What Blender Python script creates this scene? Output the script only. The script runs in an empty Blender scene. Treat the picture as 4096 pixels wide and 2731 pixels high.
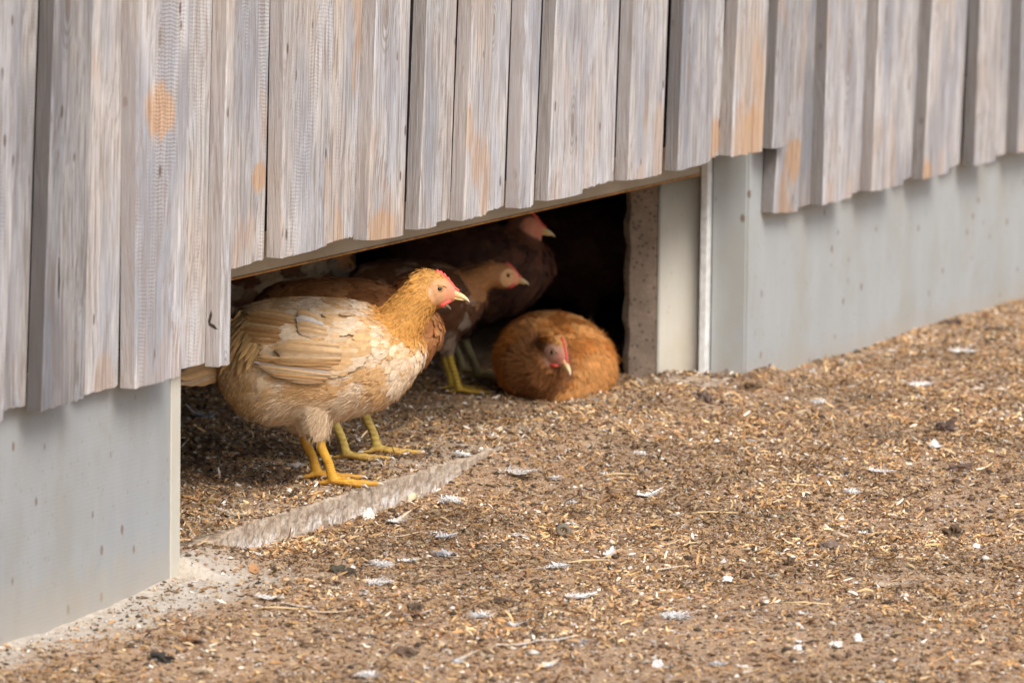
import bpy, bmesh, math, random
import numpy as np
from mathutils import Vector, Matrix, noise
from mathutils.bvhtree import BVHTree
random.seed(7); rng = np.random.default_rng(7)
scn = bpy.context.scene
COL = scn.collection

# ------------------------------------------------------------------ camera, sky, sun, exposure
F = 26000.0                      # focal length in pixels of the 4096 px wide photograph
_X = np.array([11250, 3015, -F]); _X /= np.linalg.norm(_X)
_c = -(_X[0]*.011+_X[1])/_X[2]
_Z = np.array([.011, 1, _c]); _Z /= np.linalg.norm(_Z)
_Y = np.cross(_Z, _X)
MW = np.stack([_X, _Y, _Z])      # camera axes -> world
def ray(px, py): return MW @ np.array([(px-2048)/F, -(py-1365.5)/F, -1.])
CAM = -ray(700, 2315)*11.5
def at(px, py, n, d):            # where a sight line meets the plane n.p = d
    n = np.array(n, float); r = ray(px, py)
    return CAM + r*((d-n@CAM)/(n@r))
def G(px, py, z=0.): return at(px, py, (0, 0, 1), z)

cam = bpy.data.cameras.new('camera'); camo = bpy.data.objects.new('camera', cam); COL.objects.link(camo)
camo.matrix_world = Matrix([[MW[i][0], MW[i][1], MW[i][2], CAM[i]] for i in range(3)]+[[0, 0, 0, 1]])
cam.sensor_width = 36; cam.lens = F/4096*36
cam.clip_start = .1; cam.clip_end = 2000
cam.dof.use_dof = True; cam.dof.focus_distance = 12.1; cam.dof.aperture_fstop = 6.0
scn.camera = camo

SUN = Vector((-.48, -.60, .82)).normalized()
w = bpy.data.worlds.new('World'); scn.world = w; w.use_nodes = True
nt = w.node_tree; bg = nt.nodes['Background']; sky = nt.nodes.new('ShaderNodeTexSky')
sky.sky_type = 'NISHITA'; sky.sun_disc = False
sky.sun_elevation = math.asin(SUN.z); sky.sun_rotation = math.atan2(SUN.x, SUN.y)
sky.air_density = 1.0; sky.dust_density = 4.0; sky.ozone_density = 1.0
nt.links.new(sky.outputs[0], bg.inputs[0]); bg.inputs[1].default_value = .105
sl = bpy.data.lights.new('sun', 'SUN'); sl.energy = 1.5; sl.angle = math.radians(28); sl.color = (1, .955, .90)
so = bpy.data.objects.new('sun', sl); COL.objects.link(so); so.rotation_euler = SUN.to_track_quat('Z', 'Y').to_euler()
vs = scn.view_settings; vs.view_transform = 'Standard'; vs.look = 'None'; vs.gamma = 1; vs.use_curve_mapping = False
vs.exposure = 0.82

# ------------------------------------------------------------------ helpers
def tag(o, label=None, cat=None, group=None, kind=None):
    if label: o['label'] = label
    if cat: o['category'] = cat
    if group: o['group'] = group
    if kind: o['kind'] = kind
    return o
def empty(name, loc=(0, 0, 0), rz=0.):
    o = bpy.data.objects.new(name, None); COL.objects.link(o); o.location = loc; o.rotation_euler = (0, 0, rz)
    o.empty_display_size = .1
    return o
def mkmesh(name, v, f, smooth=False, cols=None):
    me = bpy.data.meshes.new(name)
    v = np.asarray(v, np.float32)
    if isinstance(f, np.ndarray):
        nf, k = f.shape
        me.vertices.add(len(v)); me.vertices.foreach_set('co', v.ravel())
        me.loops.add(nf*k); me.loops.foreach_set('vertex_index', f.astype(np.int32).ravel())
        me.polygons.add(nf); me.polygons.foreach_set('loop_start', np.arange(0, nf*k, k, dtype=np.int32))
        me.update(calc_edges=True)
    else:
        me.from_pydata([tuple(map(float, a)) for a in v], [], f)
    me.validate()
    if smooth: me.polygons.foreach_set('use_smooth', np.ones(len(me.polygons), bool))
    if cols is not None:
        a = me.color_attributes.new('Col', 'FLOAT_COLOR', 'POINT')
        c = np.ones((len(me.vertices), 4), np.float32); c[:, :3] = cols
        a.data.foreach_set('color', c.ravel())
    return me
def link(name, me, m=None, parent=None, loc=(0, 0, 0), rz=0.):
    o = bpy.data.objects.new(name, me); COL.objects.link(o)
    if m is not None and not len(me.materials): me.materials.append(m)
    o.location = loc; o.rotation_euler = (0, 0, rz)
    if parent: o.parent = parent
    return o
def box(name, a, b, m, parent, bev=.002, loc=None):
    bm = bmesh.new(); bmesh.ops.create_cube(bm, size=1)
    c = [(a[i]+b[i])/2 for i in range(3)]; s = [b[i]-a[i] for i in range(3)]
    for v in bm.verts: v.co = Vector([v.co[i]*s[i] for i in range(3)])
    if bev: bmesh.ops.bevel(bm, geom=bm.edges[:], offset=bev, segments=1, affect='EDGES')
    me = bpy.data.meshes.new(name); bm.to_mesh(me); bm.free()
    return link(name, me, m, parent, c)

# ------------------------------------------------------------------ material helpers
class NT:
    def __init__(s, name):
        s.m = bpy.data.materials.new(name); s.m.use_nodes = True; s.t = s.m.node_tree
        s.b = s.t.nodes['Principled BSDF']
    def n(s, typ, ins=None, **kw):
        nd = s.t.nodes.new('ShaderNode'+typ)
        for k, v in kw.items(): setattr(nd, k, v)
        for k, v in (ins or {}).items():
            if isinstance(v, bpy.types.NodeSocket): s.t.links.new(v, nd.inputs[k])
            else: nd.inputs[k].default_value = v
        return nd
    def math(s, op, a, b=0., c=None, clamp=False):
        i = {0: a, 1: b}
        if c is not None: i[2] = c
        return s.n('Math', i, operation=op, use_clamp=clamp).outputs[0]
    def mix(s, f, a, b, bl='MIX'):
        nd = s.n('Mix', {0: f}, data_type='RGBA', blend_type=bl)
        for k, v in ((6, a), (7, b)):
            if isinstance(v, bpy.types.NodeSocket): s.t.links.new(v, nd.inputs[k])
            else: nd.inputs[k].default_value = (*v, 1)
        return nd.outputs[2]
    def ramp(s, f, lo, hi, a=0., b=1.):
        return s.n('MapRange', {0: f, 1: lo, 2: hi, 3: a, 4: b}, interpolation_type='SMOOTHSTEP').outputs[0]
    def noise(s, v, sc, det=3, rough=.55, dist=0.):
        return s.n('TexNoise', {'Vector': v, 'Scale': sc, 'Detail': det, 'Roughness': rough, 'Distortion': dist}).outputs[0]
    def mapv(s, v, sc=(1, 1, 1), loc=(0, 0, 0)):
        return s.n('Mapping', {'Vector': v, 'Scale': sc, 'Location': loc}).outputs[0]
    def out(s, col=None, rough=None, bump=None, bs=.3, bd=.002):
        if col is not None: s.t.links.new(col, s.b.inputs['Base Color']) if isinstance(col, bpy.types.NodeSocket) else setattr(s.b.inputs['Base Color'], 'default_value', (*col, 1))
        if rough is not None:
            if isinstance(rough, bpy.types.NodeSocket): s.t.links.new(rough, s.b.inputs['Roughness'])
            else: s.b.inputs['Roughness'].default_value = rough
        if bump is not None:
            nd = s.n('Bump', {'Strength': bs, 'Distance': bd, 'Height': bump})
            s.t.links.new(nd.outputs[0], s.b.inputs['Normal'])
        return s.m

def mat_wood():
    s = NT('weathered_wood')
    oi = s.n('ObjectInfo'); tc = s.n('TexCoord'); co = tc.outputs['Object']
    sep = s.n('SeparateColor', {0: oi.outputs['Color']})
    warm, brt, saw = sep.outputs[0], sep.outputs[1], sep.outputs[2]; sideT = oi.outputs['Alpha']
    off = s.n('VectorMath', {0: (13.7, 7.1, 31.3), 'Scale': s.math('MULTIPLY', oi.outputs['Random'], 9.)}, operation='SCALE').outputs[0]
    v = s.n('VectorMath', {0: co, 1: off}, operation='ADD').outputs[0]
    # side faces?
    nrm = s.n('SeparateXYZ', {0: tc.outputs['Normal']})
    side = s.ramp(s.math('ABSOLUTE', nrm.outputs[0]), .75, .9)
    # warped lengthwise grain
    warp = s.noise(s.mapv(v, (9, 9, 2.2)), 1., 2)
    sx = s.n('SeparateXYZ', {0: v})
    # a knot at a given place of this board, the grain bending round it
    oc = s.n('SeparateXYZ', {0: co})
    ka = s.n('SeparateXYZ', {0: s.n('Attribute', attribute_name='knot', attribute_type='OBJECT').outputs['Vector']})
    dx = s.math('SUBTRACT', oc.outputs[0], ka.outputs[0]); dz = s.math('MULTIPLY', s.math('SUBTRACT', oc.outputs[2], ka.outputs[1]), .36)
    kk = s.math('DIVIDE', s.math('SQRT', s.math('ADD', s.math('MULTIPLY', dx, dx), s.math('MULTIPLY', dz, dz))), s.math('MAXIMUM', ka.outputs[2], .0001))
    sa = s.n('SeparateXYZ', {0: s.n('Attribute', attribute_name='stain', attribute_type='OBJECT').outputs['Vector']})
    ex = s.math('SUBTRACT', oc.outputs[0], sa.outputs[0]); ez = s.math('MULTIPLY', s.math('SUBTRACT', oc.outputs[2], sa.outputs[1]), 1.25)
    ee = s.math('DIVIDE', s.math('SQRT', s.math('ADD', s.math('MULTIPLY', ex, ex), s.math('MULTIPLY', ez, ez))), s.math('MAXIMUM', sa.outputs[2], .0001))
    xw = s.math('ADD', sx.outputs[0], s.math('MULTIPLY', s.math('SUBTRACT', warp, .5), .075))
    yw = s.math('ADD', sx.outputs[1], s.math('MULTIPLY', s.math('SUBTRACT', warp, .5), .05))
    gv = s.n('CombineXYZ', {0: xw, 1: yw, 2: s.math('MULTIPLY', sx.outputs[2], .018)}).outputs[0]
    rings = s.noise(gv, 165., 4, .7)
    fine = s.noise(s.mapv(v, (430, 430, 9)), 1., 3, .7)
    blot = s.noise(s.mapv(v, (7, 7, 2.4)), 1., 3, .55)
    blot2 = s.noise(s.mapv(v, (14, 14, 3.3), (3, 1, 8)), 1., 3, .6)
    grey = s.mix(s.ramp(blot2, .3, .7), (.49, .515, .565), (.63, .62, .615))
    tan = s.mix(s.ramp(rings, .35, .65), (.50, .385, .285), (.60, .49, .39))
    wf = s.math('MULTIPLY', s.ramp(blot, .42, .66), warm, clamp=True)
    c = s.mix(s.math('MULTIPLY', wf, .8), grey, tan)
    # blue grey weathering clouds
    cl = s.math('MULTIPLY', s.ramp(s.noise(s.mapv(v, (9, 9, 2.0), (5, 5, 2)), 1., 3), .46, .62), s.ramp(warm, 1., .1, .25, .85))
    c = s.mix(cl, c, (.235, .265, .32))
    c = s.mix(s.math('MULTIPLY', s.ramp(rings, .53, .38), .82), c, (.24, .195, .165))
    c = s.mix(s.math('MULTIPLY', s.ramp(fine, .56, .40), .55), c, (.27, .25, .24))
    c = s.mix(s.math('MULTIPLY', s.ramp(fine, .52, .75), .30), c, (.80, .79, .78))
    # saw marks across the board
    zz = s.math('ADD', s.math('MULTIPLY', sx.outputs[2], 930.), s.math('MULTIPLY', s.noise(s.mapv(v, (45, 45, 16)), 1., 3, .65), 13.))
    zz = s.math('ADD', zz, s.math('MULTIPLY', sx.outputs[0], 90.))
    zz = s.math('ADD', zz, s.math('MULTIPLY', s.math('MULTIPLY', sx.outputs[1], side), 1300.))
    sw = s.math('SINE', zz)
    smask = s.math('MULTIPLY', s.ramp(s.noise(s.mapv(v, (16, 16, 2.0), (1, 9, 4)), 1., 3), .50, .62), saw, clamp=True)
    smask = s.math('MAXIMUM', smask, s.math('MULTIPLY', side, .35))
    c = s.mix(s.math('MULTIPLY', s.math('MULTIPLY', s.ramp(sw, .1, 1.), smask), .20), c, (.74, .73, .73))
    c = s.mix(s.math('MULTIPLY', s.math('MULTIPLY', s.ramp(sw, -.1, -1.), smask), .20), c, (.27, .24, .22))
    # knots
    kv = s.n('TexVoronoi', {'Vector': s.mapv(v, (6, .01, 2.1), (0, 0, 3)), 'Scale': 1., 'Randomness': 1.}, feature='F1')
    kd = kv.outputs['Distance']
    kr = s.math('SINE', s.math('MULTIPLY', kd, 190.))
    km = s.math('MULTIPLY', s.ramp(kd, .13, .05), s.math('SUBTRACT', 1., side))
    c = s.mix(s.math('MULTIPLY', s.math('MULTIPLY', s.ramp(kr, 0., 1.), km), .45), c, (.27, .22, .19))
    c = s.mix(s.math('MULTIPLY', s.ramp(kd, .055, .03), .6), c, (.33, .26, .22))
    fr = s.math('SUBTRACT', 1., side)
    k2 = s.math('MULTIPLY', s.math('MULTIPLY', s.ramp(s.math('SINE', s.math('MULTIPLY', kk, 8.)), -.2, .8), s.ramp(kk, 4.2, 1.2)), fr)
    c = s.mix(s.math('MULTIPLY', k2, .75), c, (.24, .20, .17))
    c = s.mix(s.math('MULTIPLY', s.math('MULTIPLY', s.ramp(kk, 1.05, .75), .65), fr), c, (.22, .165, .13))
    st_ = s.math('MULTIPLY', s.ramp(s.math('ADD', ee, s.math('MULTIPLY', s.math('SUBTRACT', s.noise(s.mapv(v, (38, 38, 14)), 1., 4, .65), .5), 1.6)), 1.15, .70), fr)
    c = s.mix(s.math('MULTIPLY', st_, .78), c, s.mix(s.ramp(rings, .35, .6), (.37, .20, .10), (.56, .37, .22)))
    # orange fresh-wood stains, most near the lower ends
    on = s.noise(s.mapv(v, (11, 11, 4.0), (2, 2, 5)), 1., 2, .4)
    hb = s.n('SeparateXYZ', {0: co}).outputs[2]
    hb = s.ramp(hb, .0, .30, .13, .0)
    om = s.math('MULTIPLY', s.ramp(s.math('ADD', on, hb), .655, .72), s.math('MULTIPLY', s.ramp(warm, .1, .9, .12, .62), 1.))
    c = s.mix(s.math('MULTIPLY', om, s.math('SUBTRACT', 1.15, side)), c, s.mix(s.ramp(rings, .35, .6), (.38, .235, .15), (.54, .40, .29)))
    # dark specks and short checks
    sp = s.n('TexVoronoi', {'Vector': s.mapv(v, (27, 27, 12)), 'Scale': 1.}, feature='F1').outputs['Distance']
    spm = s.ramp(s.noise(s.mapv(v, (20, 20, 5), (8, 8, 8)), 1., 2), .52, .60)
    c = s.mix(s.math('MULTIPLY', s.math('MULTIPLY', s.ramp(sp, .17, .09), .9), spm), c, (.12, .08, .06))
    sp2 = s.n('TexVoronoi', {'Vector': s.mapv(v, (50, 50, 2.2), (4, 4, 4)), 'Scale': 1.}, feature='F1').outputs['Distance']
    c = s.mix(s.math('MULTIPLY', s.ramp(sp2, .07, .04), .8), c, (.14, .12, .12))
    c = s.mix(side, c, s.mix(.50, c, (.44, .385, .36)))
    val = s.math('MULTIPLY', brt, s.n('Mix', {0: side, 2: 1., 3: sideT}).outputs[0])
    c = s.n('HueSaturation', {'Color': c, 'Value': val, 'Saturation': 1.0}).outputs[0]
    bmp = s.math('ADD', s.math('MULTIPLY', rings, .8), s.math('ADD', s.math('MULTIPLY', fine, .5), s.math('MULTIPLY', s.math('MULTIPLY', sw, smask), .10)))
    return s.out(c, .80, bmp, .75, .004)

def mat_panel(name, base, dirt=.6, ribs=True):
    s = NT(name); tc = s.n('TexCoord'); v = s.n('NewGeometry').outputs['Position']
    st = s.noise(s.mapv(v, (14, 14, 4)), 1., 5, .65)
    c = s.mix(s.ramp(st, .35, .7), base, tuple(x*.90+.01 for x in base))
    c = s.mix(s.math('MULTIPLY', s.ramp(s.noise(s.mapv(v, (6, 6, 4)), 1., 5, .65), .42, .68), .6), c, (base[0]*.86, base[1]*.80, base[2]*.70))
    sp = s.n('TexVoronoi', {'Vector': s.mapv(v, (24, 24, 15)), 'Scale': 1.}, feature='F1')
    m = s.ramp(sp.outputs['Distance'], .17, .09)
    m = s.math('MULTIPLY', m, s.ramp(s.n('SeparateColor', {0: sp.outputs['Color']}).outputs[0],   .5, .68))
    c = s.mix(s.math('MULTIPLY', m, dirt*1.2, clamp=True), c, (.16, .10, .055))
    sp = s.n('TexVoronoi', {'Vector': s.mapv(v, (75, 75, 42)), 'Scale': 1.}, feature='F1')
    m = s.math('MULTIPLY', s.ramp(sp.outputs['Distance'], .22, .11), s.ramp(s.n('SeparateColor', {0: sp.outputs['Color']}).outputs[0], .5, .6))
    c = s.mix(s.math('MULTIPLY', m, dirt*.6), c, (.24, .17, .11))
    # splashed mud along the foot
    z = s.n('SeparateXYZ', {0: v}).outputs[2]
    ft = s.math('MULTIPLY', s.ramp(s.math('ADD', z, s.math('MULTIPLY', s.noise(v, 25., 5, .7), -.16)), .03, -.08), .9*dirt)
    c = s.mix(ft, c, (.40, .35, .28))
    rib = s.math('SINE', s.math('MULTIPLY', z, 800.))
    b = s.math('ADD', s.math('MULTIPLY', s.noise(v, 350., 2), .6), s.math('MULTIPLY', rib, .12 if ribs else 0.))
    return s.out(c, .55, b, .25, .001)

def mat_concrete(name, base, pits=1.):
    s = NT(name); v = s.n('NewGeometry').outputs['Position']
    n1 = s.noise(v, 14., 5, .65)
    c = s.mix(s.ramp(n1, .3, .7), base, tuple(x*.66 for x in base))
    pv = s.n('TexVoronoi', {'Vector': v, 'Scale': 75.}, feature='F1').outputs['Distance']
    c = s.mix(s.math('MULTIPLY', s.ramp(pv, .34, .18), .8*pits), c, (.10, .085, .075))
    n2 = s.noise(v, 180., 3)
    c = s.mix(s.math('MULTIPLY', s.ramp(n2, .55, .7), .35), c, (.62, .57, .50))
    return s.out(c, .9, s.math('ADD', n1, s.math('MULTIPLY', n2, .3)), .6, .004)

def mat_sill():
    s = NT('threshold_concrete'); g = s.n('NewGeometry'); v = g.outputs['Position']
    nz = s.n('SeparateXYZ', {0: g.outputs['Normal']}).outputs[2]
    z = s.n('SeparateXYZ', {0: v}).outputs[2]
    st = s.noise(s.mapv(v, (48, 48, 44)), 1., 6, .75)
    front = s.mix(s.ramp(st, .40, .60), (.30, .225, .16), (.50, .43, .345))
    wh = s.math('MULTIPLY', s.ramp(s.noise(s.mapv(v, (50, 50, 32), (3, 3, 3)), 1., 6, .75), .50, .58), s.ramp(z, .038, .008, 0, .7))
    front = s.mix(wh, front, (.80, .79, .78))
    top = s.mix(s.ramp(s.noise(v, 28., 5, .7), .35, .65), (.33, .235, .155), (.50, .41, .31))
    c = s.mix(s.ramp(nz, .4, .75), front, top)
    return s.out(c, .92, s.math('ADD', st, s.noise(v, 130., 4)), .7, .004)

def mat_ground():
    s = NT('trodden_litter'); v = s.n('NewGeometry').outputs['Position']
    sx = s.n('SeparateXYZ', {0: v}); X, Y = sx.outputs[0], sx.outputs[1]
    n1 = s.noise(v, 5., 5, .65); n2 = s.noise(v, 60., 4, .7); n3 = s.noise(v, 300., 3, .75)
    c = s.mix(s.ramp(n1, .35, .65), (.27, .165, .092), (.40, .265, .155))
    c = s.mix(s.math('MULTIPLY', s.ramp(n2, .49, .60), .7), c, (.48, .315, .185))
    c = s.mix(s.math('MULTIPLY', s.ramp(n2, .46, .38), .6), c, (.17, .11, .068))
    c = s.mix(s.math('MULTIPLY', s.ramp(n3, .50, .60), .7), c, (.60, .44, .29))
    c = s.mix(s.math('MULTIPLY', s.ramp(n3, .46, .38), .6), c, (.13, .085, .055))
    # bare concrete apron along the foot of the near wall panel
    e = s.math('ADD', s.math('ADD', Y, s.math('MULTIPLY', X, .12)), s.math('MULTIPLY', s.math('SUBTRACT', s.noise(v, 9., 4, .6), .5), .28))
    ap = s.math('MULTIPLY', s.ramp(e, -.24, -.14), s.ramp(X, .24, .02))
    ap = s.math('MULTIPLY', ap, s.ramp(Y, .04, .0))
    ac = s.mix(s.ramp(n2, .36, .62), (.43, .375, .305), (.55, .495, .42))
    ac = s.mix(s.ramp(n3, .42, .30, 0, .5), ac, (.25, .2, .15))
    c = s.mix(ap, c, ac)
    return s.out(c, .95, s.math('ADD', s.math('MULTIPLY', n2, 1.), s.math('MULTIPLY', n3, .5)), .8, .004)

def mat_attr(name, rough=.8, bump=0., bs=400., spec=.3, trans=0., var=0.):
    s = NT(name); a = s.n('Attribute', attribute_name='Col')
    c = a.outputs['Color']
    if var:
        n = s.noise(s.n('TexCoord').outputs['Object'], 160., 4, .7)
        c = s.n('HueSaturation', {'Color': c, 'Value': s.ramp(n, .25, .75, 1-var, 1+var)}).outputs[0]
    s.b.inputs['Specular IOR Level'].default_value = spec
    if trans:
        s.b.inputs['Subsurface Weight'].default_value = 0
    b = s.noise(s.n('TexCoord').outputs['Object'], bs, 3) if bump else None
    return s.out(c, rough, b, bump, .001)
def mat_flat(name, c, rough=.5, var=.12, sc=60., spec=.4):
    s = NT(name); n = s.noise(s.n('TexCoord').outputs['Object'], sc, 3)
    s.b.inputs['Specular IOR Level'].default_value = spec
    return s.out(s.mix(s.ramp(n, .3, .7), tuple(x*(1-var) for x in c), tuple(min(1, x*(1+var)) for x in c)), rough, n, .2, .001)

M_WOOD = mat_wood()
M_PANEL = mat_panel('grey_coated_panel', (.335, .36, .375))
M_PANEL2 = mat_panel('pale_grey_coated_panel', (.395, .425, .435), .7, False)
M_HATCH = mat_panel('beige_grey_sheet', (.40, .345, .26), .3, False)
M_TRIM = mat_panel('cream_trim', (.56, .55, .48), .25, False)
M_WHITE = mat_flat('white_coated_steel', (.72, .74, .74), .4)
M_CHAN = mat_panel('guide_sheet_steel', (.74, .72, .64), .3, False)
M_CONC = mat_concrete('pitted_concrete', (.40, .31, .24))
M_SILL = mat_sill()
M_GROUND = mat_ground()
M_LITTER = mat_attr('wood_shaving_litter', .85)
M_FEATH = mat_attr('hen_plumage', .72, bump=.25, bs=900., spec=.2, var=.10)
def mat_wing():
    s_ = NT('flight_feather_vane'); a = s_.n('Attribute', attribute_name='Col').outputs['Color']; co = s_.n('TexCoord').outputs['Object']
    n = s_.noise(s_.mapv(co, (45, 500, 700)), 1., 3, .7); n2 = s_.noise(s_.mapv(co, (700, 60, 120)), 1., 2, .6)
    v_ = s_.math('MULTIPLY', s_.ramp(n, .3, .7, .80, 1.12), s_.ramp(n2, .3, .7, .94, 1.05))
    return s_.out(s_.n('HueSaturation', {'Color': a, 'Value': v_}).outputs[0], .6, n, .3, .0008)
M_WING = mat_wing()
M_BODY = mat_attr('hen_skin', .6, bump=.4, bs=500., spec=.35, var=.12)
def mat_down():
    s_ = NT('dropped_feather'); a = s_.n('Attribute', attribute_name='Col').outputs['Color']; m_ = s_.out(a, .8)
    tr_ = s_.n('BsdfTranslucent', {'Color': a}); mx = s_.n('MixShader', {0: .12}); o_ = s_.t.nodes['Material Output']
    s_.t.links.new(s_.b.outputs[0], mx.inputs[1]); s_.t.links.new(tr_.outputs[0], mx.inputs[2]); s_.t.links.new(mx.outputs[0], o_.inputs[0])
    return m_
M_DOWN = mat_down()
M_RUST = mat_flat('rusty_edge', (.42, .21, .06), .8, .3)
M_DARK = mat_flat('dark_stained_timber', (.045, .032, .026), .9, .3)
M_POST = mat_flat('pale_timber', (.33, .25, .18), .85, .3, 30.)
M_COMB = mat_flat('red_comb_skin', (.72, .10, .075), .5, .2, 300.)
M_BEAK = mat_attr('beak_horn', .38, spec=.5)
M_AMBER = mat_flat('amber_iris', (.34, .22, .06), .15)
M_PUPIL = mat_flat('black_pupil', (.008, .008, .01), .05, spec=.8)
M_CLAW = mat_flat('claw_horn', (.62, .53, .42), .4)
M_STONE = mat_concrete('brown_stone', (.22, .16, .12), .5)

# ------------------------------------------------------------------ ground height
def fbm(X, Y, sc, seed=0., oct=4):
    """cheap periodic value noise on arrays"""
    out = np.zeros_like(X); amp = 1.; tot = 0
    for o in range(oct):
        r = np.random.default_rng(int(100*seed)+o+5); N = 256; T = r.random((N, N))
        x = X*sc+o*17.3; y = Y*sc+o*9.1; xi = np.floor(x).astype(int); yi = np.floor(y).astype(int)
        fx = x-xi; fy = y-yi; fx = fx*fx*(3-2*fx); fy = fy*fy*(3-2*fy)
        a = T[xi % N, yi % N]; b = T[(xi+1) % N, yi % N]; c = T[xi % N, (yi+1) % N]; d = T[(xi+1) % N, (yi+1) % N]
        out += amp*((a*(1-fx)+b*fx)*(1-fy)+(c*(1-fx)+d*fx)*fy); tot += amp; amp *= .5; sc *= 2.03
    return out/tot-.5
def sstep(a, b, x): t = np.clip((x-a)/(b-a), 0, 1); return t*t*(3-2*t)
SILL_Y0, SILL_TOP = .024, .053
def gz(X, Y):
    X = np.asarray(X, float); Y = np.asarray(Y, float)
    base = .036*sstep(1.0, 2.3, X)+.004*sstep(2.5, 4.5, X) + .029*np.clip(X, -3, 0)
    out = base + .016*fbm(X, Y, 2.6, 1) + .008*fbm(X, Y, 22., 2, 3)
    # litter banked against the ends of the threshold and the right wall
    out += .040*sstep(.36, .12, X)*sstep(-.13, .03, Y)*(X > -.0)
    out += .030*sstep(1.15, 1.42, X)*sstep(-.16, .02, Y)*sstep(2.7, 2.4, X)
    out += .028*np.exp(-((X-2.83)/.10)**2-((Y+.01)/.07)**2)
    ins = .036 + .018*fbm(X, Y, 3., 3) + .012*fbm(X, Y, 26., 4, 3)
    t = sstep(.045, .075, Y)
    t = np.where(X < .18, sstep(-.02, .10, Y), t)
    inside = (X > -3) & (X < 7)
    return np.where(inside, out*(1-t)+ins*t, out)

def axis(a, b, st, far):
    mid = np.arange(a, b, st); g = []; x = 0; s = st
    while x < far: s *= 1.22; x += s; g.append(x)
    g = np.array(g); return np.concatenate([(a-g)[::-1], mid, mid[-1]+g])
ax, ay = axis(-1.6, 5.3, .011, 350), axis(-2.3, 1.3, .011, 350)
XX, YY = np.meshgrid(ax, ay, indexing='ij'); ZZ = gz(XX, YY)
farm = np.maximum(np.abs(XX-2)-6, np.abs(YY)-5); ZZ = np.where(farm > 0, ZZ*np.exp(-np.clip(farm, 0, 50)), ZZ)
nx, ny = XX.shape; idx = np.arange(nx*ny).reshape(nx, ny)
fc = np.stack([idx[:-1, :-1], idx[1:, :-1], idx[1:, 1:], idx[:-1, 1:]], -1).reshape(-1, 4)
g = link('ground', mkmesh('ground', np.stack([XX, YY, ZZ], -1).reshape(-1, 3), fc, True), M_GROUND)
tag(g, kind='structure')

# ------------------------------------------------------------------ the barn wall
barn = tag(empty('barn_wall', (0, 0, 0)), 'timber barn wall of grey vertical boards on a grey base with a low poultry opening', 'wall')
XR = 2.779                                   # right jamb of the opening; left jamb is X = 0
# structural core (behind the boards)
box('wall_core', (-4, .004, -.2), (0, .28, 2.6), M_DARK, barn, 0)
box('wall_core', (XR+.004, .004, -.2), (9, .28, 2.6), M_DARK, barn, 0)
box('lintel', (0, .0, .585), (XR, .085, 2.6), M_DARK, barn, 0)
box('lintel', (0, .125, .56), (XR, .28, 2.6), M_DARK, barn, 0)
# base panels, a joint apart
box('base_panel', (-3.9, -.006, -.12), (-.035, .003, .43), M_PANEL, barn, .001)
box('corner_trim', (-.0335, -.008, -.12), (.004, .10, .44), M_TRIM, barn, .0015)
box('base_panel', (XR, -.006, -.12), (8.9, .003, .60), M_PANEL2, barn, .001)
box('reveal_panel', (XR-.003, .001, -.05), (XR+.003, .078, .60), M_PANEL2, barn, .0005)
# raised sliding hatch with its rusty lower edge
box('sliding_hatch', (.006, .100, .488), (XR-.004, .106, .66), M_HATCH, barn, .001)
o = box('rusty_hatch_edge', (.006, .0985, .4835), (XR-.004, .1075, .4875), M_RUST, barn, .001)
# hatch guide : a bowed sheet and a white flange
vs_, fs_ = [], []
for i in range(13):
    t = i/12; y = .109+.089*t; x = XR-.002-.016*t*t
    vs_ += [(x, y, -.05), (x, y, .60), (x+.004, y+.001, -.05), (x+.004, y+.001, .60)]
for i in range(12):
    a = 4*i; fs_ += [(a, a+1, a+5, a+4), (a+2, a+6, a+7, a+3), (a+1, a+3, a+7, a+5)]
fs_ += [(0, 2, 3, 1), (48, 49, 51, 50)]
link('hatch_guide_sheet', mkmesh('hatch_guide_sheet', vs_, fs_, True), M_CHAN, barn)
box('guide_flange', (XR-.026, .080, -.05), (XR-.002, .098, .60), M_WHITE, barn, .002)
# pitted concrete jamb with wavering edge
def jamb():
    v, f = [], []; n = 26
    for i in range(n):
        z = -.05+.66*i/(n-1); j = .004*math.sin(i*1.7)+.004*random.random()
        v += [(XR-.018, .200, z), (XR-.018+.002*random.random(), .262+j*.5, z), (XR-.004, .279+j, z), (XR+.05, .281+j, z), (XR+.05, .2, z)]
    for i in range(n-1):
        for k in range(5): a = i*5+k; b = i*5+(k+1) % 5; f.append((a, b, b+5, a+5))
    f += [(0, 4, 3, 2, 1), tuple((n-1)*5+k for k in range(5))]
    return mkmesh('concrete_jamb', v, f)
link('concrete_jamb', jamb(), M_CONC, barn)
# concrete threshold with chipped edge
def sill():
    n = 420; xs = np.linspace(.02, 2.76, n); v, f = [], []; K = 12
    for i, x in enumerate(xs):
        a = noise.noise((x*7, 1, 0)); b = noise.noise((x*32, 4, 0)); d = noise.noise((x*60, 2, 5))
        y0 = SILL_Y0+.012*a+.007*b; top = SILL_TOP+.006*a+.004*b; ch = .004+.009*max(0, d)
        if x < .42: top -= (.42-x)*.035
        crack = .012 if abs(x-.475) < .006 or abs(x-.845) < .014 or abs(x-.92) < .006 or abs(x-.66) < .005 else 0
        v.append((x, y0-.003, -.06))
        for q in range(7):
            z = -.005+(top-ch+.005)*q/6; e = noise.noise((x*55, z*70, 3))*.0026+noise.noise((x*150, z*160, 8))*.0011
            v.append((x, y0+e+crack*(.4+.6*q/6), z))
        v += [(x, y0+ch*.9+crack, top-crack*.6-.001), (x, .09, top+.003*b), (x, .17, top-.004), (x, .19, -.06)]
    for i in range(n-1):
        for k in range(K-1): a = i*K+k; f.append((a, a+1, a+K+1, a+K))
    f += [tuple(range(K-1, -1, -1)), tuple((n-1)*K+k for k in range(K))]
    return mkmesh('threshold', v, f)
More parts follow.
